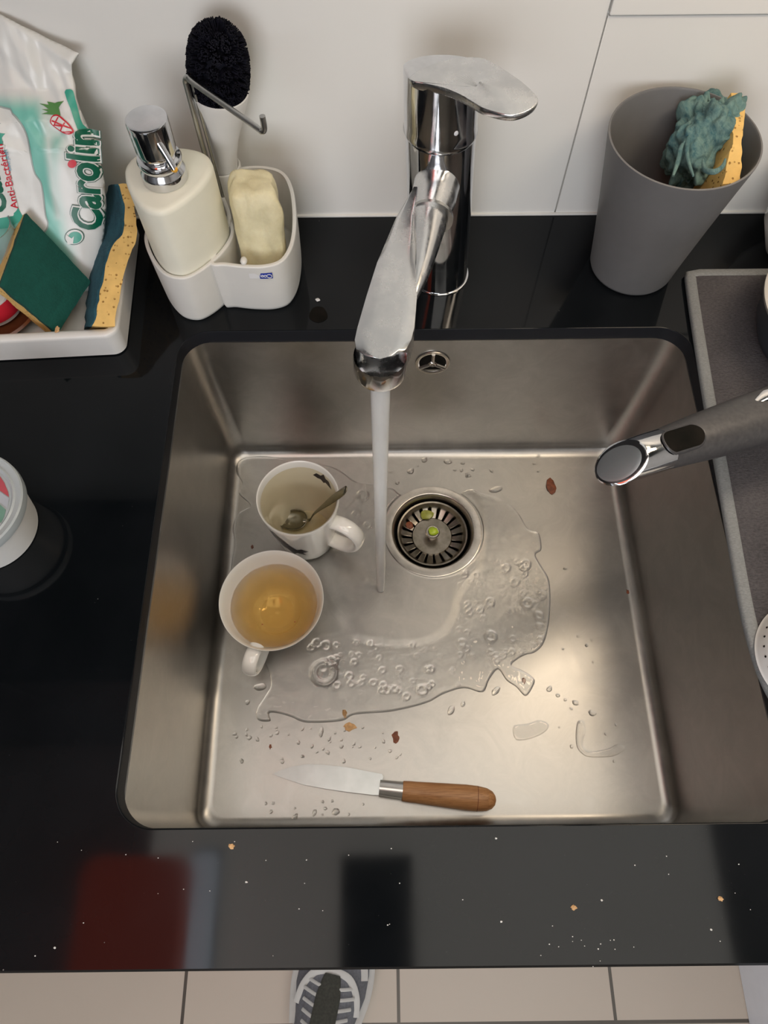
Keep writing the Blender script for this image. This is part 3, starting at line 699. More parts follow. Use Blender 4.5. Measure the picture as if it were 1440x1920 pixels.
# teaspoon
def V3__(*a): return Vector(a)
sp = thing('teaspoon', 'small ornate metal teaspoon standing in the tall mug', 'spoon')
e = U(650, 917, -D + .113); q = az(mc, math.radians(195), .008, .024)
bc = U(547, 974, -D + .0200); hz = V3__(e.x - bc.x, e.y - bc.y, 0).normalized()
X = (hz + V3__(0, 0, .25)).normalized(); Yv = X.cross(Vector((0, 0, 1))).normalized(); Zv = X.cross(Yv).normalized()
if Zv.z < 0: Zv = -Zv
q = bc + X * .0165
d = (e - q); hp = [q - X * .003, q + X * .004 + V3__(0, 0, .001), q + d * .22 + V3__(0, 0, .001), q + d * .5 + V3__(0, 0, .002), q + d * .8 + V3__(0, 0, .001), e - d * .05, e]
obj('handle', tube(hp, [.0028, .0019, .0019, .0028, .0052, .0056, .0050, .0018], n=14, sub=6, flat=.32), M['spoon'], sp)
bm = bmesh.new(); bmesh.ops.create_uvsphere(bm, u_segments=28, v_segments=14, radius=1)
bmesh.ops.delete(bm, geom=[v for v in bm.verts if v.co.z > .02], context='VERTS')
for v in bm.verts:
    k = 1 - .18 * v.co.x * -1
    v.co = bc + X * v.co.x * .0178 + Yv * v.co.y * .0122 * k + Zv * v.co.z * .006
o = obj('bowl', bm, M['spoon'], sp); so = o.modifiers.new('s', 'SOLIDIFY'); so.thickness = .0007
rebase(sp, q)
# cup
uc = Vector((.0705, -.2010, -D + .0003)); HC = .0560
cup = thing('teacup', 'white flared teacup full of golden tea in front of the tall mug', 'teacup')
co = [(.0215, 0), (.0225, .001), (.0228, .004), (.026, .008), (.0345, .018), (.0425, .034), (.0472, .047), (.0502, HC - .0012), (.0500, HC)]
ci = [(.0488, HC - .0010), (.0462, .050), (.0440, .043), (.0400, .033), (.0330, .019), (.024, .009), (.012, .0055), (0, .005)]
obj('body', lathe(co + ci, uc, 96, cap0=True), M['porcelain'], cup, 60)
th = math.radians(-107)
bm = tube([az(uc, th, .044, .044), az(uc, th, .053, .0490), az(uc, th, .063, .047), az(uc, th, .068, .038), az(uc, th, .064, .026), az(uc, th, .052, .019), az(uc, th, .037, .019)], .0036, n=20, sub=6, flat=2.0, up=(-math.sin(th), math.cos(th), 0))
hh = obj('handle', bm, M['porcelain'], cup)
cis = sorted(ci, key=lambda p: p[1])
rebase(cup, uc)
zt_ = .0385
tag(obj('tea', lathe([(r_at(cis, z) + (.0006 if z < .038 else .0003), z + (-.0005 if z < .006 else 0.0003)) for z in (.0056, .007, .009, .014, .019, .026, .033, .0375, .0385)] + [(.02, .0387), (.0, .0387)], uc, 72, cap0=True), M['tea']), 'golden tea filling the flared teacup', 'tea')
for u, v in ((492, 1171), (553, 1166)):
    tag(obj('tea_speck', blob(U(u, v, uc.z + zt_ + .0003), .0007, (1, 1, .4), .2, u), M['debris']), 'tiny dark speck floating at the %s of the golden tea' % ('left front' if u < 500 else 'right front'), 'tea leaf')

# ------------------------------------------------------------------ caddy with dispenser, soap, brush
bo = [(.0125, .0135), (.0215, .0165), (.033, .0275), (.0435, .0430), (.0490, .0600), (.0450, .0740), (.0340, .0820), (.0180, .0850), (.0010, .0835), (-.0130, .0760), (-.0190, .0640), (-.0175, .0500), (-.0095, .0320), (.0010, .0180)]
bo = [(p.x, p.y) for p in catmull([(x, y, 0) for x, y in bo], 5, True)]
def ring2(out, z, d=0, sc2=1):
    o2 = offset2(out, d) if d else [Vector(p) for p in out]; c = sum(o2, Vector((0, 0))) / len(o2)
    return [Vector((c.x + (p.x - c.x) * sc2, c.y + (p.y - c.y) * sc2, z)) for p in o2]
V3_ = Vector
cad = thing('soap_caddy', 'white two-pocket stoneware caddy with a hook rod, standing left of the tap', 'caddy')
def pocket(out, h, wall=.003, hs=None, d0=0):
    """hs: extra rim height as a function of the point"""
    f = hs or (lambda p: 0)
    def rg(z, d, s=1, rim=False):
        r = ring2(out, z, d, s)
        if rim:
            for p in r: p.z += f(p)
        return r
    return loft([rg(.0003, -.003), rg(.0012, -.0012), rg(.005, 0), rg(h * .5, .0008), rg(h - .0015, .0015, rim=True), rg(h - .0004, .0010, rim=True), rg(h, .0002, rim=True), rg(h - .0004, -.0010 - wall * .3, rim=True), rg(h - .002, -wall * .6, rim=True), rg(.006, -wall), rg(.004, -wall, .97), rg(.004, -wall, .03)])
po1 = [(p.x, p.y) for p in offset2(bo, .0028)]
bm = pocket(po1, .0555, .0022)
r_o = [(.0370, .0270), (.0480, .0250), (.0650, .0225), (.0820, .0225), (.0950, .0280), (.1020, .0420), (.1045, .0600), (.1045, .0800), (.1015, .1010), (.0930, .1180), (.0780, .1250), (.0600, .1250), (.0450, .1180), (.0400, .1000), (.0480, .0750), (.0420, .0500)]
r_o = [(p.x, p.y) for p in catmull([(x, y, 0) for x, y in r_o], 5, True)]
obj('left_pocket', bm, M['caddy'], cad, 60)
rp = pocket(r_o, .0555, .003, lambda p: .012 * max(0, min(1, (p.y - .06) / .05)))
obj('right_pocket', rp, M['caddy'], cad, 60)
nb = U(457, 489, .0565); obj('nub', blob(nb, .003, (1, 1.4, .9), 0), M['caddy'], cad)
# maker's mark on the front of the right pocket
def on_front(x, z):   # front wall of the right pocket
    best = min(ring2(r_o, z, .0016), key=lambda p: abs(p.x - x) + (10 if p.y > .06 else 0)); return Vector((x, best.y, z))
zc = .0455; xa, xb = .0655, .0875
def patch(x0, x1, z0, z1, off, mat, name, parent, n=6):
    bm = bmesh.new(); rw = []
    for z in (z0, z1):
        rw.append([bm.verts.new(Vector((x0 + (x1 - x0) * i / n, .0226 - off - .0016 + .9 * max(0, x0 + (x1 - x0) * i / n - .080) ** 1.5, z))) for i in range(n + 1)])
    for i in range(n): bm.faces.new((rw[0][i], rw[0][i + 1], rw[1][i + 1], rw[1][i]))
    return obj(name, bm, mat, parent)
mk = patch(.0760, .0868, zc - .0032, zc + .0032, .0003, M['blue'], 'maker_mark', cad); mk['label'] = 'small blue and white maker mark'
patch(.0672, .0760, zc - .0028, zc + .0030, .0003, M['label_white'], 'mark_field', mk)
bm = bmesh.new()
for k, cx in enumerate((.0785, .0808, .0842)):
    rr_ = (.0010, .0012, .0021)[k]
    tube([(cx + rr_ * math.cos(a), .0226 - .0021, zc + rr_ * .9 * math.sin(a)) for a in [i * PI / 8 for i in range(17)]], .0003, bm, 6)
tube([(.0766, .0205, zc + .0018), (.0772, .0205, zc - .0012), (.0782, .0205, zc + .0015)], .0003, bm, 6)
obj('mark_lettering', bm, M['label_white'], mk)
# round rear socket and hook rod
obj('brush_socket', lathe([(.0135, .002), (.0145, .04), (.0150, .078), (.0140, .0795), (.0125, .078), (.0115, .04), (.0, .035)], (.0440, .1135, 0), 48), M['caddy'], cad)
ra, rb_ = U(345, 143, .172), U(491, 246, .172)
rodp = [V3_((.0375, .0920, .056)), V3_((.0372, .0915, .10)), V3_((ra.x, ra.y, .160)), V3_((ra.x, ra.y, .1685)), ra + V3_((.0028, -.0025, .0006)), ra.lerp(rb_, .12), ra.lerp(rb_, .5), ra.lerp(rb_, .93), rb_, rb_ + V3_((.0022, -.001, .0030)), rb_ + V3_((.0022, -.001, .0120))]
obj('hook_rod', tube(rodp, .0021, n=14, sub=4), M['rod'], cad)
obj('upright_rod', tube([(.0425, .0940, .056), (.0420, .0935, .100), (.0415, .0925, .167)], .0014, n=12, sub=3), M['rod'], cad)
rebase(cad, (.045, .06, 0))

ds = thing('soap_dispenser', 'cream stoneware soap dispenser with chrome pump in the left pocket of the caddy', 'soap dispenser')
zt2 = .120
obj('bottle', loft([ring2(bo, .0045, -.001), ring2(bo, .0065, 0), ring2(bo, .06, 0), ring2(bo, zt2 - .005, 0), ring2(bo, zt2 - .002, -.0008), ring2(bo, zt2 - .0005, -.0025), ring2(bo, zt2, -.005), ring2(bo, zt2 + .0004, 0, .55), ring2(bo, zt2 + .0004, 0, .02)]), M['bottle'], ds, 60)
pc = Vector((.0145, .0490, 0))
obj('collar', lathe([(.0155, zt2), (.0172, zt2 + .0012), (.0172, zt2 + .0075), (.0168, zt2 + .0088), (.0150, zt2 + .0125), (.0162, zt2 + .0145), (.0168, zt2 + .0175), (.0160, zt2 + .0195), (.0122, zt2 + .0210), (.0120, zt2 + .0230)], pc, 64), M['chrome'], ds)
ph = obj('pump_head', lathe([(.0120, zt2 + .0195), (.0138, zt2 + .0215), (.0148, zt2 + .027), (.0150, zt2 + .0475), (.0146, zt2 + .0492), (.0132, zt2 + .0500), (0, zt2 + .0503)], pc, 64), M['chrome'], ds, 45)
pa = pc + Vector((.006, -.010, zt2 + .040))
ze = U(327, 317, zt2 + .022)
nzl = obj('nozzle', tube([pa, pa.lerp(ze, .5) + Vector((0, 0, .0008)), ze], [.0030, .0025, .0024], n=16, sub=3), M['chrome'], ds)
obj('dried_soap', blob(ze + Vector((0, -.0003, 0)), .0027, (1, .7, 1), .15, 2), M['gold'], nzl)
rebase(ds, (.0145, .05, .0045))

# soap bar leaning in the right pocket
def hexa(P, n=8, jit=.0006, seed=0, rnd=.18):
    """soft box from 8 corners: bottom a b c d, top e f g h"""
    bm = bmesh.new(); bmesh.ops.create_cube(bm, size=2); bmesh.ops.subdivide_edges(bm, edges=bm.edges[:], cuts=n, use_grid_fill=True)
    for v in bm.verts:
        c = v.co.copy(); m = max(abs(c.x), abs(c.y), abs(c.z)); L6 = (abs(c.x) ** 7 + abs(c.y) ** 7 + abs(c.z) ** 7) ** (1 / 7); c = c * (1 - rnd) + c * (m / L6) * rnd * 1.0
        s, t, r = (c.x + 1) / 2, (c.y + 1) / 2, (c.z + 1) / 2
        bot = P[0].lerp(P[1], s).lerp(P[3].lerp(P[2], s), t); tp = P[4].lerp(P[5], s).lerp(P[7].lerp(P[6], s), t)
        v.co = bot.lerp(tp, r) + Vector([jit * noise.noise(v.co * 2.3 + Vector((seed + k * 7, 0, 0))) for k in range(3)])
    return bm
V3 = Vector
fz = .104
P = [V3((.060, .034, .006)), V3((.096, .038, .006)), V3((.094, .064, .006)), V3((.058, .060, .006)),
     U(431, 366, fz), U(527, 372, fz - .002), U(507, 303, fz + .002), U(417, 313, fz)]
tag(obj('soap_bar', hexa(P, 12, .0030, 4, 1.0), M['soap'], angle=60), 'worn cream soap bar standing on end in the right pocket of the caddy', 'soap')

# dish brush
bs = thing('dish_brush', 'dish brush with black bristles and white cone, standing behind the soap dispenser', 'brush')
A, B, C_ = V3((.0440, .1125, .055)), V3((.0560, .1085, .1500)), V3((.0650, .1035, .1930))
def axis_loft(prof, A, B, n=48):
    t = (B - A).normalized(); u = V3((1, 0, 0)); u = (u - t * u.dot(t)).normalized(); s = t.cross(u)
    return loft([[A + (B - A) * k + (u * math.cos(2 * PI * j / n) + s * math.sin(2 * PI * j / n)) * r for j in range(n)] for k, r in prof])
obj('cone', axis_loft([(0, .0085), (.15, .0092), (.40, .0100), (.55, .0122), (.75, .0170), (.95, .0222), (1, .0228), (1.005, .0220), (.97, .0205), (.9, .0190), (.88, .001)], A, B), M['cone'], bs, 60)
# bristle tufts: rows of flat-topped bundles round a core
t = (C_ - B).normalized(); u = V3((1, 0, 0)); u = (u - t * u.dot(t)).normalized(); s = t.cross(u)
core = axis_loft([(-.08, .012), (0, .0175), (.3, .0190), (.6, .0175), (.85, .0120), (.98, .0060), (1.0, .002)], B, C_)
obj('bristle_core', core, M['bristle'], bs)
rb = random.Random(3)
def tuft(c, d, l, w):
    bm = bmesh.new()
    for k in range(60):
        a, r = rb.uniform(0, 2 * PI), math.sqrt(rb.random()) * w
        e1 = d.orthogonal().normalized(); e2 = d.cross(e1)
        o_ = (e1 * math.cos(a) + e2 * math.sin(a)) * r
        dd = (d + o_ / w * .06 + V3([rb.uniform(-.03, .03) for _ in range(3)])).normalized()
        p = c + o_; tube([p, p + dd * l * rb.uniform(.95, 1.0)], [.00055, .00048], bm, 4)
    return bm
for ri, (h, rad, cnt, tilt) in enumerate(((.02, .0212, 14, .05), (.20, .0226, 14, .08), (.40, .0228, 14, .12), (.60, .0220, 13, .25), (.78, .0200, 12, .55), (.90, .0150, 9, .9))):
    for k in range(cnt):
        a = 2 * PI * (k + .5 * (ri % 2)) / cnt
        rd = (u * math.cos(a) + s * math.sin(a)); d = (rd + t * tilt).normalized()
        c = B + (C_ - B) * h + rd * (rad * .45); obj('bristle_tuft', tuft(c, d, rad * .58, .0036), M['bristle'], bs, fin=False)
for k in range(5):
    a = 2 * PI * k / 5; rd = u * math.cos(a) + s * math.sin(a)
    obj('bristle_tuft', tuft(B + (C_ - B) * .88 + rd * .005, (t + rd * .45).normalized(), .0115, .0042), M['bristle'], bs, fin=False)
rebase(bs, A)

# ------------------------------------------------------------------ tray on the left
tr = thing('tray', 'white plastic tray holding sponges and wipes at the left', 'tray')
def trr(e, z, r=.012): return rrect(-.26 + e, 0 - e, 0 + e, .152 - e, max(r - e, .002), z, 8, 6)
bm = loft([trr(.004, .0003), trr(.0015, .0015), trr(.0010, .010), trr(0, .0245), trr(0, .0272), trr(.0012, .0285), trr(.0035, .0290), trr(.0060, .0288), trr(.0078, .0278), trr(.0085, .025), trr(.0095, .006), trr(.012, .004), trr(.07, .004)])
o = obj('tray_body', bm, M['tray'], tr, 60); tr.location = (-.0430, -.0262, 0); tr.rotation_euler.z = math.radians(3)
p = U(107, 618, .0292); tag(obj('crumb', blob(p, .0030, (.6, 1.2, .15), .6, 3), M['crumb']), 'yellow drip of crumb on the front rim of the white tray', 'crumb')

# wipes packet leaning on the wall
SL = .56; pn = V3((0, -1, SL)).normalized(); tdir = V3((0, SL, 1)).normalized(); PO = V3((-.08, .0300 - SL * .0, 0)) + V3((0, -.0005, 0))
DU = 0
def on_plane(u, v):
    u = u + DU
    d = RM @ V3(((u - 720) / F, -(v - 960) / F, -1)); k = (PO - CAM).dot(pn) / d.dot(pn); q = CAM + d * k; q = q - PO
    return q.x, q.dot(tdir)
pk_out = [(-150, -10), (-60, -4), (0, 25), (40, 47), (90, 74), (147, 100), (136, 122), (133, 138), (140, 160), (145, 185), (150, 205), (162, 235), (175, 262), (187, 300), (196, 340), (200, 385), (196, 440), (185, 500), (170, 545), (60, 560), (-60, 560), (-150, 555)]
pk = np.array([on_plane(u, v) for u, v in pk_out]); pk[:, 1] = np.maximum(pk[:, 1], .006)
def bulge(S, Tt):
    d, _, _ = sdf(S, Tt, pk); k = np.clip(d / .045, 0, 1); b = .016 * np.sqrt(np.clip(1 - (1 - k) ** 2, 0, 1))
    topw = np.clip((Tt - .150) / .02, 0, 1); b = b * (1 - .65 * topw)
    return d, b
def crinkle(x, y):
    n = noise.noise(V3((x * 45, y * 22, 1))) * .0020 + noise.noise(V3((x * 120, y * 60 + x * 70, 5))) * .0010
    a = abs(noise.noise(V3((x * 28 + y * 30, y * 14, 9)))); return n * (.5 if y < .13 else 2.2) - (a * .010 * min(1, (y - .13) / .01) if y > .13 else 0)
def pk3(x, y, off=0):
    X, Y = np.array([x]), np.array([y]); d, b = bulge(X, Y)
    return PO + V3((x, 0, 0)) + tdir * y + pn * (float(b[0]) + crinkle(x, y) + off)
packet = thing('wipes_packet', 'white and turquoise packet of cleaning wipes leaning on the wall in the tray', 'wipes packet')
step = .0016
lo, hi = pk.min(0) - step, pk.max(0) + step
xs = np.arange(lo[0], hi[0], step); ys = np.arange(lo[1], hi[1], step); X, Y = np.meshgrid(xs, ys, indexing='ij')
S, QX, QY = sdf(X, Y, pk); ins = S > 0; _, Bz = bulge(X, Y)
keep = ins[:-1, :-1] | ins[1:, :-1] | ins[:-1, 1:] | ins[1:, 1:]
PX, PY = np.where(ins, X, QX), np.where(ins, Y, QY)
bm = bmesh.new(); cl = bm.loops.layers.float_color.new('print'); idx = {}; cols = {}
# printed turquoise areas, given as soft outlines on the packet face
def region(px): return np.array([on_plane(u, v) for u, v in px])
TEAL = [(region([(-150, 150), (0, 185), (75, 190), (95, 215), (110, 255), (114, 300), (120, 350), (135, 420), (146, 470), (155, 540), (-150, 545)]), .007, (.16, .52, .43)),
        (region([(100, 262), (128, 245), (122, 290), (104, 330)]), .008, (.10, .42, .34)),
        (region([(-150, 215), (5, 235), (14, 252), (22, 300), (30, 380), (30, 440), (-150, 440)]), .002, (.06, .40, .29)),
        (region([(-20, 395), (30, 385), (52, 402), (60, 440), (-20, 450)]), .006, (.03, .30, .20))]
WHITE = [(region([(94, 205), (106, 250), (112, 300), (116, 345), (124, 400), (119, 400), (109, 330), (100, 260), (90, 215)]), .005, (.72, .73, .70)), (region([(125, 290), (190, 280), (205, 460), (140, 450)]), .012, (.72, .73, .70)),
         (region([(-150, 290), (-10, 280), (12, 300), (30, 360), (36, 385), (10, 400), (-150, 400)]), .004, (.70, .71, .68))]
PRN = np.ones(X.shape + (3,)) * np.array((.73, .73, .70))
def lay(reg, wd, col, k0=1.):
    global PRN
    d, _, _ = sdf(X, Y, reg); k = np.clip(.5 + d / (2 * wd), 0, 1); k = (k * k * (3 - 2 * k) * k0)[..., None]; PRN = PRN * (1 - k) + np.array(col) * k
for r_, w_, c_ in TEAL[:2]: lay(r_, w_, c_, .95)
for r_, w_, c_ in WHITE[:2]: lay(r_, w_, c_, .9)
def vt(i, j):
    if (i, j) not in idx:
        x, y = PX[i, j], PY[i, j]; b = Bz[i, j] if ins[i, j] else 0
        v = bm.verts.new(PO + V3((x, 0, 0)) + tdir * y + pn * (b + crinkle(x, y))); idx[i, j] = v; cols[v] = PRN[i, j]
    return idx[i, j]
for i, j in zip(*np.nonzero(keep)):
    try: f = bm.faces.new([vt(i, j), vt(i + 1, j), vt(i + 1, j + 1), vt(i, j + 1)])
    except ValueError: continue
    f.smooth = True
    for l in f.loops: l[cl] = (*cols[l.vert], 1)
m = Mat('printed_foil_packet'); at = m.n('ShaderNodeAttribute'); at.attribute_name = 'print'
m.to(m.mix(m.ramp(m.noise(30), [(.3, 0.), (.7, .06)]), at.outputs['Color'], (.6, .6, .58)), 'Base Color'); m.set(Roughness=.30); M['foil'] = m.m
o = obj('film', bm, M['foil'], packet, fin=False); so = o.modifiers.new('s', 'SOLIDIFY'); so.thickness = .004; so.offset = -1

def plain(name, col, rough=.35): return simple(name, col, rough, vary=.05, scale=50)
M['pr_green'] = plain('dark_green_ink', (.0, .11, .06)); M['pr_red'] = plain('red_ink', (.60, .02, .04)); M['pr_blue'] = plain('blue_ink', (.10, .30, .50))
M['pr_teal'] = plain('teal_ink', (.05, .36, .26)); M['pr_white'] = plain('white_ink', (.74, .75, .72)); M['pr_leaf'] = plain('leaf_ink', (.10, .26, .08)); M['pr_line2'] = plain('grey_flap_edge', (.36, .42, .40)); M['pr_line'] = plain('outline_ink', (.03, .10, .07))
def map_flat(bm, fn, off, cuts_len=.004):
    bmesh.ops.triangulate(bm, faces=bm.faces[:])
    for _ in range(4):
        le = [e for e in bm.edges if e.calc_length() > cuts_len]
        if not le: break
        bmesh.ops.subdivide_edges(bm, edges=le, cuts=1); bmesh.ops.triangulate(bm, faces=bm.faces[:])
    for v in bm.verts: x, y = fn(v.co.x, v.co.y); v.co = pk3(x, y, off)
    for f in bm.faces: f.smooth = True
    return bm
def decal(name, px, mat, off=.0003, smooth=0, parent=None):
    P = [V3((*on_plane(u, v), 0)) for u, v in px]
    if smooth: P = catmull(P, smooth, True)
    bm = bmesh.new(); bm.faces.new([bm.verts.new(p) for p in P])
    return obj(name, map_flat(bm, lambda x, y: (x, y), off), mat, parent or packet, fin=False)
def letters(name, s, a, b, up, mat, off, bold=0., parent=None, shear=.0):
    """lettering whose baseline runs from photo point a to b; up: photo point above a at cap height"""
    cu = bpy.data.curves.new('t', 'FONT'); cu.body = s; cu.size = 1; cu.resolution_u = 3; cu.offset = bold; cu.shear = shear
    to = bpy.data.objects.new('t', cu); COL.objects.link(to); bpy.context.view_layer.update()
    me = bpy.data.meshes.new_from_object(to.evaluated_get(bpy.context.evaluated_depsgraph_get())); bpy.data.objects.remove(to)
    bm = bmesh.new(); bm.from_mesh(me); bpy.data.meshes.remove(me)
    xs_ = [v.co.x for v in bm.verts]; w_ = max(xs_) - min(xs_); x0 = min(xs_)
    A_, B_, C2 = (V3((*on_plane(*q), 0)) for q in (a, b, up))
    def fn(x, y): q = A_ + (B_ - A_) * ((x - x0) / w_) + (C2 - A_) * (y / .7); return q.x, q.y
    for v in bm.verts: v.co.z = 0
    # subdivide in real size
    for v in bm.verts: x, y = fn(v.co.x, v.co.y); v.co.x, v.co.y = x, y
    return obj(name, map_flat(bm, lambda x, y: (x, y), off, .003), mat, parent or packet, fin=False)
# resealable label flap
DU = 14
decal('flap_edge', [(-150, 193), (0, 197), (23, 207), (42, 226), (54.5, 254), (62.5, 299), (68, 319), (78, 334), (82.5, 359), (86.5, 395), (90.5, 408), (88, 422), (76, 430), (62, 422), (53, 404), (-150, 420)], M['pr_line2'], .0004, 3)
fl = decal('label_flap', [(-150, 196), (0, 200), (22, 210), (40, 228), (52, 255), (60, 300), (66, 320), (76, 335), (80, 360), (84, 395), (88, 408), (86, 420), (76, 427), (64, 420), (55, 402), (50, 390), (44, 400), (-150, 420)], M['pr_white'], .0006, 3)
decal('label_print', [(-150, 240), (0, 242), (8, 252), (14, 275), (22, 320), (30, 360), (38, 384), (45, 400), (30, 410), (0, 420), (-150, 420)], M['pr_teal'], .0010, 3, fl)
decal('label_print', [(-150, 300), (0, 262), (14, 285), (22, 320), (30, 355), (36, 378), (28, 390), (10, 398), (-150, 410)], M['pr_white'], .0014, 3, fl)
letters('lettering', 'Anti-Bactérien', (37, 381), (11, 262), (24, 383), M['pr_red'], .0019, .012, fl)
letters('lettering', 'SANS JAVEL', (25, 312), (19, 272), (20, 313), M['pr_blue'], .0019, 0, fl)
letters('lettering', 'Carolin', (17, 388), (-18, 230), (-22, 392), M['pr_green'], .0019, .03, fl)
DU = 0
# big brand lettering down the side
letters('lettering_outline', 'Carolin', (196, 424), (182, 240), (150, 424), M['pr_line'], .0008, .078, shear=.25)
letters('lettering_outline', 'Carolin', (196, 424), (182, 240), (150, 424), M['pr_white'], .0012, .060, shear=.25)
letters('lettering', 'Carolin', (196, 424), (182, 240), (150, 424), M['pr_green'], .0016, .030, shear=.25)
decal('dot', [(147 + 7.5 * math.cos(a), 301 + 7.5 * math.sin(a)) for a in [i * PI / 8 for i in range(16)]], M['pr_red'], .0024)
decal('band', [(123, 172), (129, 167), (137, 168), (142, 178), (150, 210), (158, 232), (168, 246), (162, 252), (157, 250), (146, 225), (136, 200)], M['pr_teal'], .0008, 2)
decal('leaf_print', [(80, 192), (96, 195), (92, 189), (106, 192), (112, 190), (124, 188), (118, 195), (115, 200), (121, 214), (105, 212), (88, 210), (98, 207), (86, 202), (98, 203), (88, 196)], M['pr_leaf'], .0007)
cr = decal('cross_emblem', [(104 + 1, 217), (110, 212), (120, 214), (135, 226), (146, 240), (146, 245), (138, 248), (126, 244), (112, 234), (105, 226)], M['pr_red'], .0008, 3)
decal('cross_field', [(107, 218), (111, 214.5), (119, 216), (133, 227), (143.5, 240), (143, 243.5), (137, 245.5), (126, 241.5), (114, 233), (107.5, 225.5)], M['pr_white'], .0012, 3, cr)
for q in (((108, 222), (143, 237)), ((112, 230), (128, 232)), ((118, 216), (112, 232)), ((131, 226), (124, 241)), ((128, 243), (144, 243))):
    (a_, b_), (c_, d_) = q; n_ = math.hypot(c_ - a_, d_ - b_); ex, ey = -(d_ - b_) / n_ * 1.2, (c_ - a_) / n_ * 1.2
    decal('cross_bar', [(a_ + ex, b_ + ey), (c_ + ex, d_ + ey), (c_ - ex, d_ - ey), (a_ - ex, b_ - ey)], M['pr_red'], .0016, 0, cr)
rc = decal('round_emblem', [(150 + 17 * math.cos(a), 436 + 15 * math.sin(a)) for a in [i * PI / 12 for i in range(24)]], M['pr_line'], .0007)
decal('emblem_field', [(150 + 15.4 * math.cos(a), 436 + 13.5 * math.sin(a)) for a in [i * PI / 12 for i in range(24)]], M['pr_white'], .0010, 0, rc)
decal('emblem_field', [(151 + 12 * math.cos(a), 437 + 11 * math.sin(a)) for a in [i * PI / 12 for i in range(24)]], M['pr_teal'], .0013, 0, rc)
decal('arrow', [(136, 430), (146, 438), (150, 434), (148, 448), (139, 449)], M['pr_white'], .0017, 0, rc)
rebase(packet, (PO.x, PO.y + .01, .005))

# green scouring sponge
def slab4(A, B, C, D_, thick, n=14, bulge_=.003, wob=.001, seed=0, r0=0., r1=1.):
    """soft slab: face corners in order, layer from depth r0 to r1 of the thickness"""
    nn = (B - A).cross(D_ - A).normalized()
    if nn.dot(CAM - A) < 0: nn = -nn
    f = bmesh.new(); G = {}
    for k, rr_ in enumerate((r0, r0 + (r1 - r0) * .5, r1)):
        for i in range(n + 1):
            for j in range(n + 1):
                s, t = i / n, j / n; p = A.lerp(B, s).lerp(D_.lerp(C, s), t)
                bl = bulge_ * math.sin(PI * s) * math.sin(PI * t)
                wv = V3([wob * noise.noise(V3((s * 6 + 9 * q, t * 6, seed + rr_))) for q in range(3)])
                G[k, i, j] = f.verts.new(p + nn * (bl - thick * rr_) + wv)
    for i in range(n):
        for j in range(n):
            f.faces.new((G[0, i, j], G[0, i + 1, j], G[0, i + 1, j + 1], G[0, i, j + 1])); f.faces.new((G[2, i, j], G[2, i, j + 1], G[2, i + 1, j + 1], G[2, i + 1, j]))
    for k in range(2):
        for i in range(n):
            for a_, b_ in ((0, 1), (n, 1)):
                f.faces.new((G[k, i, a_], G[k + 1, i, a_], G[k + 1, i + 1, a_], G[k, i + 1, a_])); f.faces.new((G[k, a_, i], G[k, a_, i + 1], G[k + 1, a_, i + 1], G[k + 1, a_, i]))
    return f
gs = thing('sponge', 'green and yellow scouring sponge lying aslant at the front of the tray', 'sponge')
A, B, C2, D2 = U(50, 400, .088), U(170, 528, .034), U(108, 626, .020), U(0, 535, .066)
obj('scourer', slab4(A, B, C2, D2, .028, r0=0, r1=.28, seed=2), M['green_pad'], gs, 60)
obj('foam', slab4(A, B, C2, D2, .028, r0=.28, r1=1, seed=2), M['foam'], gs, 60)
rebase(gs, (A + C2) / 2 - V3((0, 0, .03)))
# blue scouring sponge standing on edge
bsn = thing('sponge', 'blue and yellow scouring sponge standing curved on edge at the right end of the tray', 'sponge')
stn = [(345, 203, 221, 240, .080), (375, 193, 232, 250, .076), (405, 184, 233, 254, .072), (435, 176, 231, 258, .068), (455, 172, 215, 252, .064), (480, 170, 204, 243, .060), (510, 166, 196, 233, .056), (545, 164, 189, 226, .050), (580, 160, 182, 219, .044), (612, 158, 173, 215, .036)]
bl, yl = [], []
for v, a_, b_, c_, z in stn:
    TM, TR = U(b_, v, z), U(c_, v, z - .001); zl_ = max(.008, z - .038); BLp = U(a_, v + 6, zl_); TR.y = TM.y
    BM = U((a_ + 2 * b_) / 3, v + 4, zl_); BR = U(c_ - 5, v + 3, zl_); BM.y = BR.y = BLp.y
    TL = TM + V3((-.003, 0, -.0006))
    bl.append([TM, TL, TL.lerp(BLp, .33) + V3((-.0008, 0, .001)), TL.lerp(BLp, .66) + V3((-.0008, 0, .001)), BLp, BM, TM.lerp(BM, .5)])
    yl.append([TM + V3((.0001, 0, 0)), TM.lerp(TR, .5) + V3((0, 0, .0006)), TR, TR.lerp(BR, .5), BR, BM.lerp(BR, .4), BM, TM.lerp(BM, .5)])
def dens(rings, k=4):
    n = len(rings[0]); cs = [catmull([r[i] for r in rings], k) for i in range(n)]
    return [[c[j] + V3([.0012 * noise.noise(c[j] * 130 + V3((q * 9, 0, 0))) for q in range(3)]) for c in cs] for j in range(len(cs[0]))]
obj('scourer', loft(dens(bl)), M['blue_pad'], bsn, 60); obj('foam', loft(dens(yl)), M['foam'], bsn, 50)
rebase(bsn, (-.055, .04, .005))
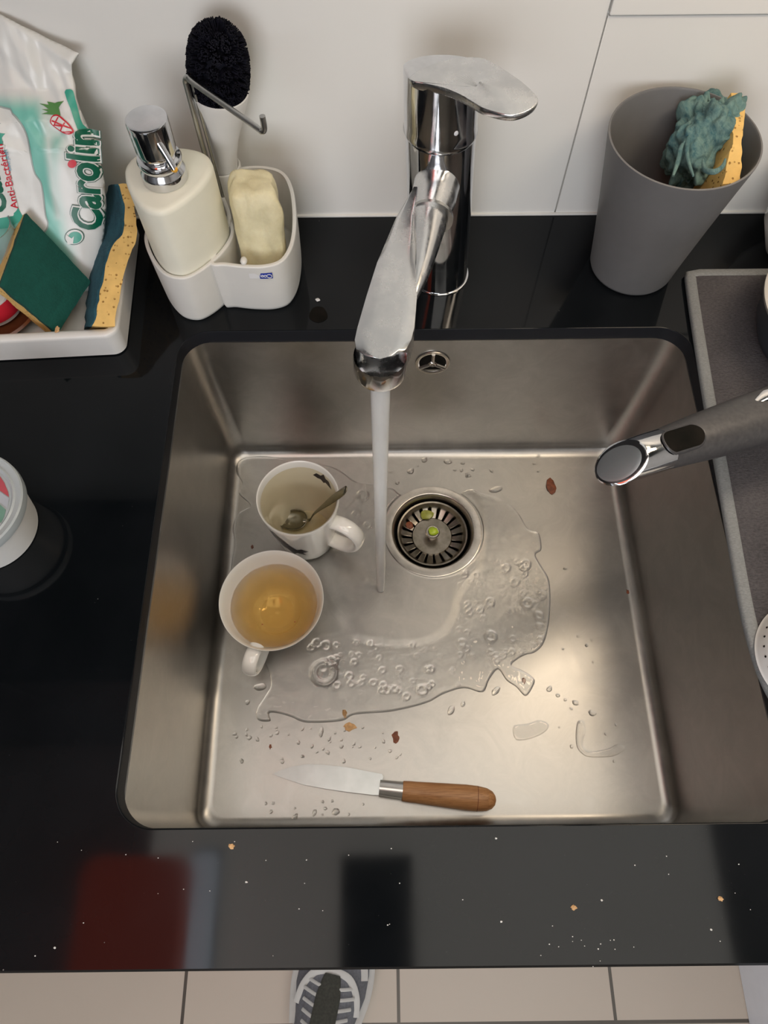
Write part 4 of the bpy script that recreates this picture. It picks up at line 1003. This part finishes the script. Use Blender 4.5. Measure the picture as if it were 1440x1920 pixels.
# other odds and ends at the left of the tray
dsh = tag(obj('dish', lathe([(.020, .0045), (.034, .010), (.040, .017), (.0415, .0175), (.0395, .019), (.034, .0125), (.02, .0085), (0, .008)], V3((-.163, .016, 0)), 64), simple('brown_glaze', (.16, .05, .02), .3), angle=50), 'brown glazed dish in the front left corner of the tray', 'dish')
jr = thing('jar', 'white jar with a red and orange lid band standing in the brown dish', 'jar')
jc = V3((-.163, .020, .0095))
obj('body', lathe([(.018, 0), (.024, .003), (.026, .018), (.025, .026), (.0, .026)], jc, 48), M['tray'], jr); obj('lid_band', lathe([(.0262, .008), (.0268, .012), (.0266, .020), (.0258, .024)], jc, 48), M['pr_red'], jr)
rebase(jr, jc)
tm = thing('tumbler', 'clear plastic tumbler at the left edge behind the green sponge', 'tumbler')
m = Mat('clear_plastic'); m.set(Roughness=.08, IOR=1.4, Transmission_Weight=.9); m.to(m.ramp(m.noise(20), [(.3, (.85, .83, .88)), (.7, (.9, .88, .92))]), 'Base Color'); M['clear'] = m.m
tp = U(-24, 425, .080); obj('wall', lathe([(.014, .005), (.016, .006), (.0185, tp.z), (.0190, tp.z + .0008), (.0175, tp.z), (.015, .008), (0, .008)], V3((tp.x, tp.y, 0)), 48), M['clear'], tm); rebase(tm, (tp.x, tp.y, .005))
# round tub at the left
tb = thing('food_tub', 'round plastic tub with a translucent lid at the left edge of the worktop', 'tub')
c = U(-72, 946, .045); e = U(42, 942, .045); R_ = (e - c).length; c.z = 0
obj('tub_body', lathe([(R_ * .78, .0003), (R_ * .80, .001), (R_ * .93, .038), (R_ * .93, .041)], c, 64, cap0=True), M['tray'], tb)
ld = obj('lid', lathe([(R_ * .94, .036), (R_ * .985, .037), (R_, .0405), (R_ * .995, .0450), (R_ * .97, .0462), (R_ * .93, .0455), (R_ * .86, .0440), (R_ * .83, .0450), (R_ * .80, .0440), (R_ * .78, .0425), (0, .0425)], c, 96), simple('frosted_lid', (.42, .46, .47), .3, vary=.03), tb)
def tubdec(px, mat):
    bm = bmesh.new(); bm.faces.new([bm.verts.new(U(u, v, .0429)) for u, v in px]); return obj('lid_label', bm, mat, ld)
tubdec([(-60, 890), (0, 893), (8, 905), (15, 922), (17, 932), (0, 920), (-60, 905)], simple('faded_red_print', (.45, .08, .10), .4))
tubdec([(-60, 907), (0, 922), (17, 934), (15, 946), (14, 953), (0, 942), (-60, 930)], simple('faded_white_print', (.42, .45, .50), .4))
tubdec([(-60, 936), (0, 946), (11, 956), (8, 968), (2, 980), (-60, 970)], simple('faded_green_print', (.16, .30, .24), .4))
rebase(tb, c)

# ------------------------------------------------------------------ grey tumbler with frayed sponge
gc = V3((.4105, .0720, .0004)); gH = .1335
gl = (.012, -.004)
gt = thing('utensil_cup', 'tall matt grey cup holding a frayed sponge, against the splashback', 'cup')
prg = [(.034, 0), (.0368, .0012), (.0380, .004), (.0415, .030), (.0475, .070), (.0540, .110), (.0578, gH - .001), (.0578, gH + .0003), (.0565, gH + .0006), (.0555, gH - .001), (.0515, .105), (.0450, .067), (.0395, .030), (.035, .006), (0, .005)]
obj('cup_body', lathe(prg, gc, 128, cap0=True), M['grey_cup'], gt, 60); rebase(gt, gc)
fs = thing('frayed_sponge', 'worn sponge with frayed blue-green scourer inside the grey cup', 'sponge')
S0 = [(175, 1372, 1390, .140), (200, 1374, 1397, .140), (235, 1374, 1395, .139), (270, 1373, 1391, .137), (290, 1367, 1390, .133), (315, 1362, 1389, .128), (345, 1356, 1386, .122)]
rg = []
for v, a_, b_, z in S0:
    p, q = U(a_, v, z), U(b_, v, z); rg.append([p, q, q + V3((-.008, 0, -.03)), q + V3((-.020, 0, -.09)), p + V3((-.016, 0, -.09)), p + V3((-.008, 0, -.03))])
obj('foam', loft(dens(rg, 4)), M['foam'], fs, 50)
bm = bmesh.new(); bmesh.ops.create_icosphere(bm, subdivisions=6, radius=1)
cen = U(1322, 266, .112)
for v in bm.verts:
    n0 = v.co.copy(); k = 1 + .34 * noise.noise(n0 * 1.6) + .26 * abs(noise.noise(n0 * 3.4 + V3((4, 0, 0)))) - .08 + .07 * noise.noise(n0 * 7) + .02 * noise.noise(n0 * 22)
    v.co = cen + V3((n0.x * .0290, n0.y * .035 + n0.x * .012, n0.z * .034)) * k
obj('scourer', bm, M['rag_pad'], fs, 180)
rr_ = random.Random(5)
curls = [[(1300, 330), (1288, 290), (1292, 255), (1305, 225), (1325, 215), (1345, 228)], [(1318, 300), (1322, 318), (1340, 322), (1355, 312), (1360, 298)], [(1330, 190), (1325, 175), (1320, 205), (1330, 225)], [(1345, 210), (1358, 195), (1372, 185)], [(1350, 245), (1362, 240), (1370, 255), (1358, 262)], [(1262, 330), (1272, 300), (1278, 275), (1292, 262)]]
for cu in curls:
    z = .138; P = [U(u, v, z - .0003 * abs(u - 1340) * .5 + rr_.uniform(-.002, .002)) for u, v in cu]
    obj('frayed_strand', tube(P, [.0008, .0018, .0021, .0016, .0007], n=10, sub=5), M['rag_pad'], fs)
rebase(fs, gc + V3((.02, 0, .006)))
bm = bmesh.new()
for k in range(260):
    a, r = rr_.uniform(2.6, 4.8), rr_.uniform(.018, .042); p = gc + V3((r * math.cos(a), r * math.sin(a), rr_.uniform(.060, .085))); d = V3([rr_.uniform(-1, 1) for _ in range(3)]).normalized() * .006
    tube([p, p + d * .5 + V3((0, 0, .002)), p + d], .0004, bm, 4)
sw = tag(obj('wire_scourer', bm, M['blade'], fin=False), 'tangle of metal wool in the bottom of the grey cup', 'scourer', kind='stuff')
tag(obj('brush_stub', axis_loft([(0, .022), (.5, .026), (.9, .024), (1, .012)], gc + V3((-.008, -.004, .006)), gc + V3((-.012, -.006, .068))), M['bristle']), 'black brush head low inside the grey cup', 'brush')

# ------------------------------------------------------------------ drying mat, pan and dishes at the right
mt = thing('drying_mat', 'grey terry drying mat with pale binding on the worktop right of the sink', 'mat')
ml = [(.4592, .0576), (.4560, .0200), (.4525, -.0300), (.4490, -.0850), (.4465, -.1340), (.4435, -.1900), (.4405, -.2450), (.4400, -.2800), (.4425, -.3100), (.4500, -.3330), (.4640, -.3480)]
edge = catmull([(x, y, .0035) for x, y in ml], 5)
edge = edge + [V3((.60, -.352, .0035)), V3((.84, -.352, .0035)), V3((.84, .060, .0035)), V3((.60, .0600, .0035)), V3((.47, .0600, .0035))]
bm = prism([(p.x, p.y) for p in edge], .0006, .0062, .0015, 2); obj('terry_pad', bm, M['terry'], mt)
inn = []
path = edge + [edge[0]]
bm = bmesh.new(); rings = []
for i, p in enumerate(edge):
    a, b = edge[i - 1], edge[(i + 1) % len(edge)]; t = (b - a).normalized(); nn = V3((-t.y, t.x, 0))
    if nn.dot(V3((.6, -.15, 0)) - p) < 0: nn = -nn
    rings.append([p + nn * x + V3((0, 0, z)) for x, z in ((-.0015, -.0030), (-.0025, .0010), (-.0005, .0036), (.0045, .0040), (.0066, .0030), (.0066, -.0028))])
rings.append(rings[0])
loft(rings, bm, True, False, False); obj('binding', bm, M['hem'], mt, 60)
rebase(mt, (.64, -.15, 0))
# saucepan handle pointing over the sink
pan = thing('saucepan', 'saucepan on the drying mat, its grey handle with chrome end reaching over the sink', 'saucepan')
a = U(1163, 868, .105); b = U(1440, 779, .080); dirv = (b - a)
pc_ = a + dirv * 2.55 + V3((.088, .028, 0)); pc_.z = 0
ax = dirv.normalized(); up = V3((0, 0, 1)); sd = ax.cross(up).normalized(); up = sd.cross(ax)
def hring(s, r, rz, slant=0., n=40):
    c = a + dirv * s
    if s > 1: c.z = a.z + dirv.z + (s - 1) * -.01
    return [c + sd * math.cos(2 * PI * j / n) * r + up * math.sin(2 * PI * j / n) * rz + ax * slant * (math.sin(2 * PI * j / n) * rz) for j in range(n)]
hb = obj('handle', loft([hring(.17, .0138, .0120, .2), hring(.30, .0146, .0120), hring(.55, .0172, .0130), hring(.80, .0192, .014), hring(1.0, .0205, .0145), hring(1.3, .0205, .0135), hring(1.75, .0185, .0120), hring(2.6, .0170, .0110)]), M['graphite'], pan, 60)
ec = obj('end_cap', loft([hring(-.005, .0118, .0108, 1.15), hring(.005, .0136, .0124, 1.05), hring(.10, .0141, .0126, .6), hring(.20, .0143, .0124, .3), hring(.27, .01435, .0120, .1)], cap0=True, cap1=False), M['chrome'], hb, 40)
obj('end_disc', loft([hring(-.008, .0106, .0097, 1.15), hring(-.010, .0085, .0078, 1.15), hring(-.010, .0005, .0005, 1.15)]), simple('smoked_chrome_disc', (.30, .33, .35), .22, .8), ec)
# hanging hole: a raised black stadium, its shade put into the colour
hc = a + dirv * .33
def stad(l, wd, dz, sh=0, n=24):
    out = []
    for j in range(n):
        th_ = 2 * PI * j / n; cx = math.cos(th_); sx = math.sin(th_); off = l if cx > 0 else -l
        out.append(hc + ax * (off + cx * wd) + sd * (sx * wd + sh) + up * (dz + .0012 + .0124 * math.sqrt(max(0, 1 - ((sx * wd + sh) / .0148) ** 2))))
    return out
obj('hole_rim', loft([stad(.0085, .0088, -.0004, .002), stad(.0085, .0084, .0005, .002), stad(.0085, .0076, .0004, .002), stad(.0085, .0072, -.001, .002)], cap0=False, cap1=False), M['graphite'], hb, 60)
obj('hole_shade_disc', loft([stad(.0085, .0076, .0002, .002), stad(.0085, .0072, .00025, .002), stad(.004, .003, .0001, .002)]), M['hole'], hb, 60)
sl = U(1425, 752, .092); P = [U(1412, 760, .0955), U(1440, 742, .0945), U(1480, 735, .094)]
obj('inlay', tube(P, [.001, .005, .0055], n=12, sub=4, flat=.3), M['chrome'], hb)
obj('pan_body', lathe([(.085, .0065), (.093, .010), (.096, .03), (.097, .085), (.099, .087), (.0955, .087), (.0945, .03), (.09, .012), (0, .0115)], pc_, 96), M['blade'], pan, 50)
rebase(pan, V3((pc_.x, pc_.y, .0065)))
# bowl with pale rim, cut by the picture edge
bw = thing('casserole', 'dark casserole with a pale rim at the right edge behind the drying mat front', 'casserole')
q = U(1419, 560, .055); cxy = V3((q.x + .077, q.y - .008, .0063))
obj('wall', lathe([(.045, 0), (.056, .004), (.064, .02), (.068, .047), (.062, .045), (.054, .012), (0, .010)], cxy, 96), M['dark_enamel'], bw, 50)
obj('rim', lathe([(.0675, .044), (.0705, .046), (.071, .049), (.0685, .0505), (.065, .049), (.0635, .045)], cxy, 96), simple('pale_enamel_rim', (.52, .50, .46), .3), bw, 60); rebase(bw, cxy)
q = U(1435, 372, .09)
tag(obj('bowl', lathe([(.022, .0002), (.024, .004), (.037, .03), (.044, .088), (.043, .090), (.0415, .088), (.035, .032), (.02, .008), (0, .007)], V3((q.x + .074, .090, 0)), 64), M['porcelain'], angle=60), 'white bowl at the right edge beside the grey cup', 'bowl')
sv = thing('sieve', 'white perforated sieve lying upside down on the front of the drying mat', 'sieve')
q = U(1417, 1228, .022); cs = V3((q.x + .0480, q.y, .0066))
prs = [(.0400, 0), (.0415, .002), (.0400, .004), (.0385, .012), (.0345, .020), (.026, .026), (.012, .029), (0, .0295)]
bd = obj('dome', lathe(prs, cs, 72), M['tray'], sv, 60)
bm = bmesh.new()
for r, z, n_ in ((.0388, .0105, 34), (.0368, .0160, 32), (.0335, .0208, 28), (.0290, .0242, 24), (.0230, .0268, 20)):
    for k in range(n_):
        th_ = 2 * PI * k / n_; c_ = az(cs, th_, r, z); bmesh.ops.create_icosphere(bm, subdivisions=1, radius=.0009, matrix=Matrix.Translation(c_))
hk = obj('hole_shade_dots', bm, M['hole'], sv, fin=False); hk['kind'] = 'stuff'; rebase(sv, cs)  # black beads on the dome; the shade of holes as colour

# ------------------------------------------------------------------ crumbs on the worktop
for u, v, r, mt_, lab in ((434, 1587, .0016, 'crumb', 'golden crumb on the worktop just in front of the left sink corner'), (1075, 1701, .0015, 'crumb', 'golden crumb on the worktop front, right of centre'), (1350, 1685, .0014, 'crumb', 'golden crumb on the worktop front near the right edge'), (596, 563, .0018, 'lint', 'white curled crumb on the worktop between caddy and tap'), (103, 1777, .0006, 'lint', 'white crumb on the worktop front at the far left'), (940, 1728, .0006, 'lint', 'white crumb on the middle of the worktop front'), (930, 1572, .0006, 'lint', 'white crumb right below the knife end on the worktop'), (1128, 1688, .0006, 'lint', 'white crumb just right of the central golden crumb'), (462, 1654, .0006, 'lint', 'white crumb below the leftmost golden crumb'), (1333, 1743, .0006, 'lint', 'white crumb below the rightmost golden crumb')):
    flake(u, v, r, M[mt_], lab, u % 17, 0, 'crumb', 'crumb', (1.2, .9, .5))
rb = random.Random(8)
for k in range(46):
    if k < 14: u, v = rb.gauss(1095, 45), rb.gauss(1770, 18)
    else: u, v = rb.uniform(20, 1420), rb.uniform(1575, 1800)
    p = U(u, min(v, 1812), 0); p.z = .0003
    zn = 'pale speck in the cluster of crumbs on the worktop front, right of centre' if k < 14 else ('pale speck-sized crumb on the left half of the worktop front' if u < 720 else 'pale speck-sized crumb alone on the right half of the worktop front')
    tag(obj('crumb', blob(p, rb.uniform(.00025, .00045), (1.2, .9, .5), .4, k, 1), M['lint']), zn, 'crumb', 'pale crumbs, ' + ('cluster' if k < 14 else 'left half' if u < 720 else 'right half'))
tag(obj('stain', prism([(p.x, p.y) for p in catmull([U(597 + 17 * math.cos(a) * (1 + .1 * math.sin(3 * a)), 590 + 15 * math.sin(a), 0) for a in [i * PI / 6 for i in range(12)]], 3, True)], .0001, .0004), M['hole']), 'dark round smear on the worktop between caddy and tap', 'stain')

# ------------------------------------------------------------------ sneaker
sh = thing('sneaker', 'grey and white running shoe on the tiles under the worktop edge', 'shoe')
tx, ty, hx_, hy_ = .108, -.530, .045, -.820
axv = V3((hx_ - tx, hy_ - ty, 0)); LN = axv.length; axv.normalize(); sdv = V3((-axv.y, axv.x, 0))
def sring(s, w, h, z0=.022, n=36, flat=.0):
    c = V3((tx, ty, ZF)) + axv * (s * LN); out = []
    for j in range(n):
        a = 2 * PI * j / n; cx, sx = math.cos(a), math.sin(a)
        out.append(c + sdv * (abs(cx) ** .8 * (1 if cx > 0 else -1) * w) + V3((0, 0, z0 + max(0, sx) * h if sx > 0 else z0)))
    return out
secs = [(0.0, .012, .012), (.02, .030, .026), (.06, .045, .038), (.13, .055, .047), (.22, .059, .055), (.32, .059, .064), (.45, .049, .080), (.58, .043, .095), (.72, .038, .100), (.88, .036, .102), (.97, .028, .095), (1.0, .012, .060)]
def sint(s): return np.interp(s, [q[0] for q in secs], [q[1] for q in secs]), np.interp(s, [q[0] for q in secs], [q[2] for q in secs])
M['knit'] = simple('grey_knit', (.15, .155, .17), .9, vary=.15, scale=300, bump=.5, bscale=700)
M['shoe_white'] = simple('pale_overlay', (.48, .47, .44), .6, vary=.04); M['shoe_dark'] = simple('dark_tongue', (.045, .045, .035), .9, vary=.2, scale=300)
obj('upper', loft([sring(s, w, h) for s, w, h in secs]), M['knit'], sh, 60)
def sole(s, w, z): c = V3((tx, ty, ZF)) + axv * (s * LN); return c, w
outl = [(s, 1) for s in np.linspace(0, 1, 24)]
so_ = []
for s, _ in outl: w, h = sint(s); c = V3((tx, ty, 0)) + axv * ((s * 1.03 - .015) * LN); so_.append(c + sdv * (w + .003))
for s, _ in outl[::-1]: w, h = sint(s); c = V3((tx, ty, 0)) + axv * ((s * 1.03 - .015) * LN); so_.append(c - sdv * (w + .003))
obj('sole', prism([(p.x, p.y) for p in so_], ZF + .0005, ZF + .026, .003, 2), simple('pale_sole', (.40, .38, .35), .7), sh)
def sp3(s, q, off=.001):
    """point on the upper: s along the shoe, q from -1 to 1 across"""
    w, h = sint(s); a = PI / 2 - q * PI / 2; cx, sx = math.cos(a), math.sin(a)
    c = V3((tx, ty, ZF)) + axv * (s * LN)
    return c + sdv * (abs(cx) ** .8 * (1 if cx > 0 else -1) * (w + off)) + V3((0, 0, .022 + sx * h + off))
def strip(pts, wd, mat, name, flat=.25):
    P = [sp3(s, q, .0012) for s, q in pts]; return obj(name, tube(P, wd, n=10, sub=5, flat=flat), mat, sh)
strip([(.24, -.55), (.15, -.45), (.10, -.2), (.085, 0), (.10, .2), (.15, .45), (.24, .55)], .0075, M['shoe_white'], 'toe_overlay')
strip([(.40, -.60), (.31, -.42), (.24, -.22), (.225, 0), (.24, .22), (.31, .42), (.40, .60)], .0065, M['shoe_white'], 'lace_stay')
strip([(.10, -.75), (.20, -.80), (.33, -.80), (.5, -.8)], .007, M['shoe_white'], 'side_overlay'); strip([(.10, .75), (.20, .80), (.33, .80), (.5, .8)], .007, M['shoe_white'], 'side_overlay')
strip([(.02, -.7), (.04, -.3), (.035, 0), (.04, .3), (.02, .7)], .004, M['shoe_dark'], 'toe_bumper')
strip([(.235, 0), (.33, 0), (.46, 0), (.60, 0)], [.012, .019, .019, .017], M['shoe_dark'], 'tongue', .22)
for k in range(6):
    s = .275 + .045 * k
    strip([(s, -.40), (s + .014, -.15), (s + .02, 0), (s + .014, .15), (s, .40)], .0026, M['shoe_white'], 'lace', .7)
w_, h_ = sint(.74)
oc_ = V3((tx, ty, ZF)) + axv * (.78 * LN)
obj('collar', loft([[oc_ + axv * (math.cos(a) * r * 1.5) + sdv * (math.sin(a) * r) + V3((0, 0, z)) for a in [2 * PI * i / 32 for i in range(32)]] for r, z in ((.026, .112), (.033, .122), (.030, .128), (.024, .122), (.022, .05))]), M['shoe_dark'], sh, 60)
rebase(sh, (tx + (hx_ - tx) / 2, ty + (hy_ - ty) / 2, ZF))
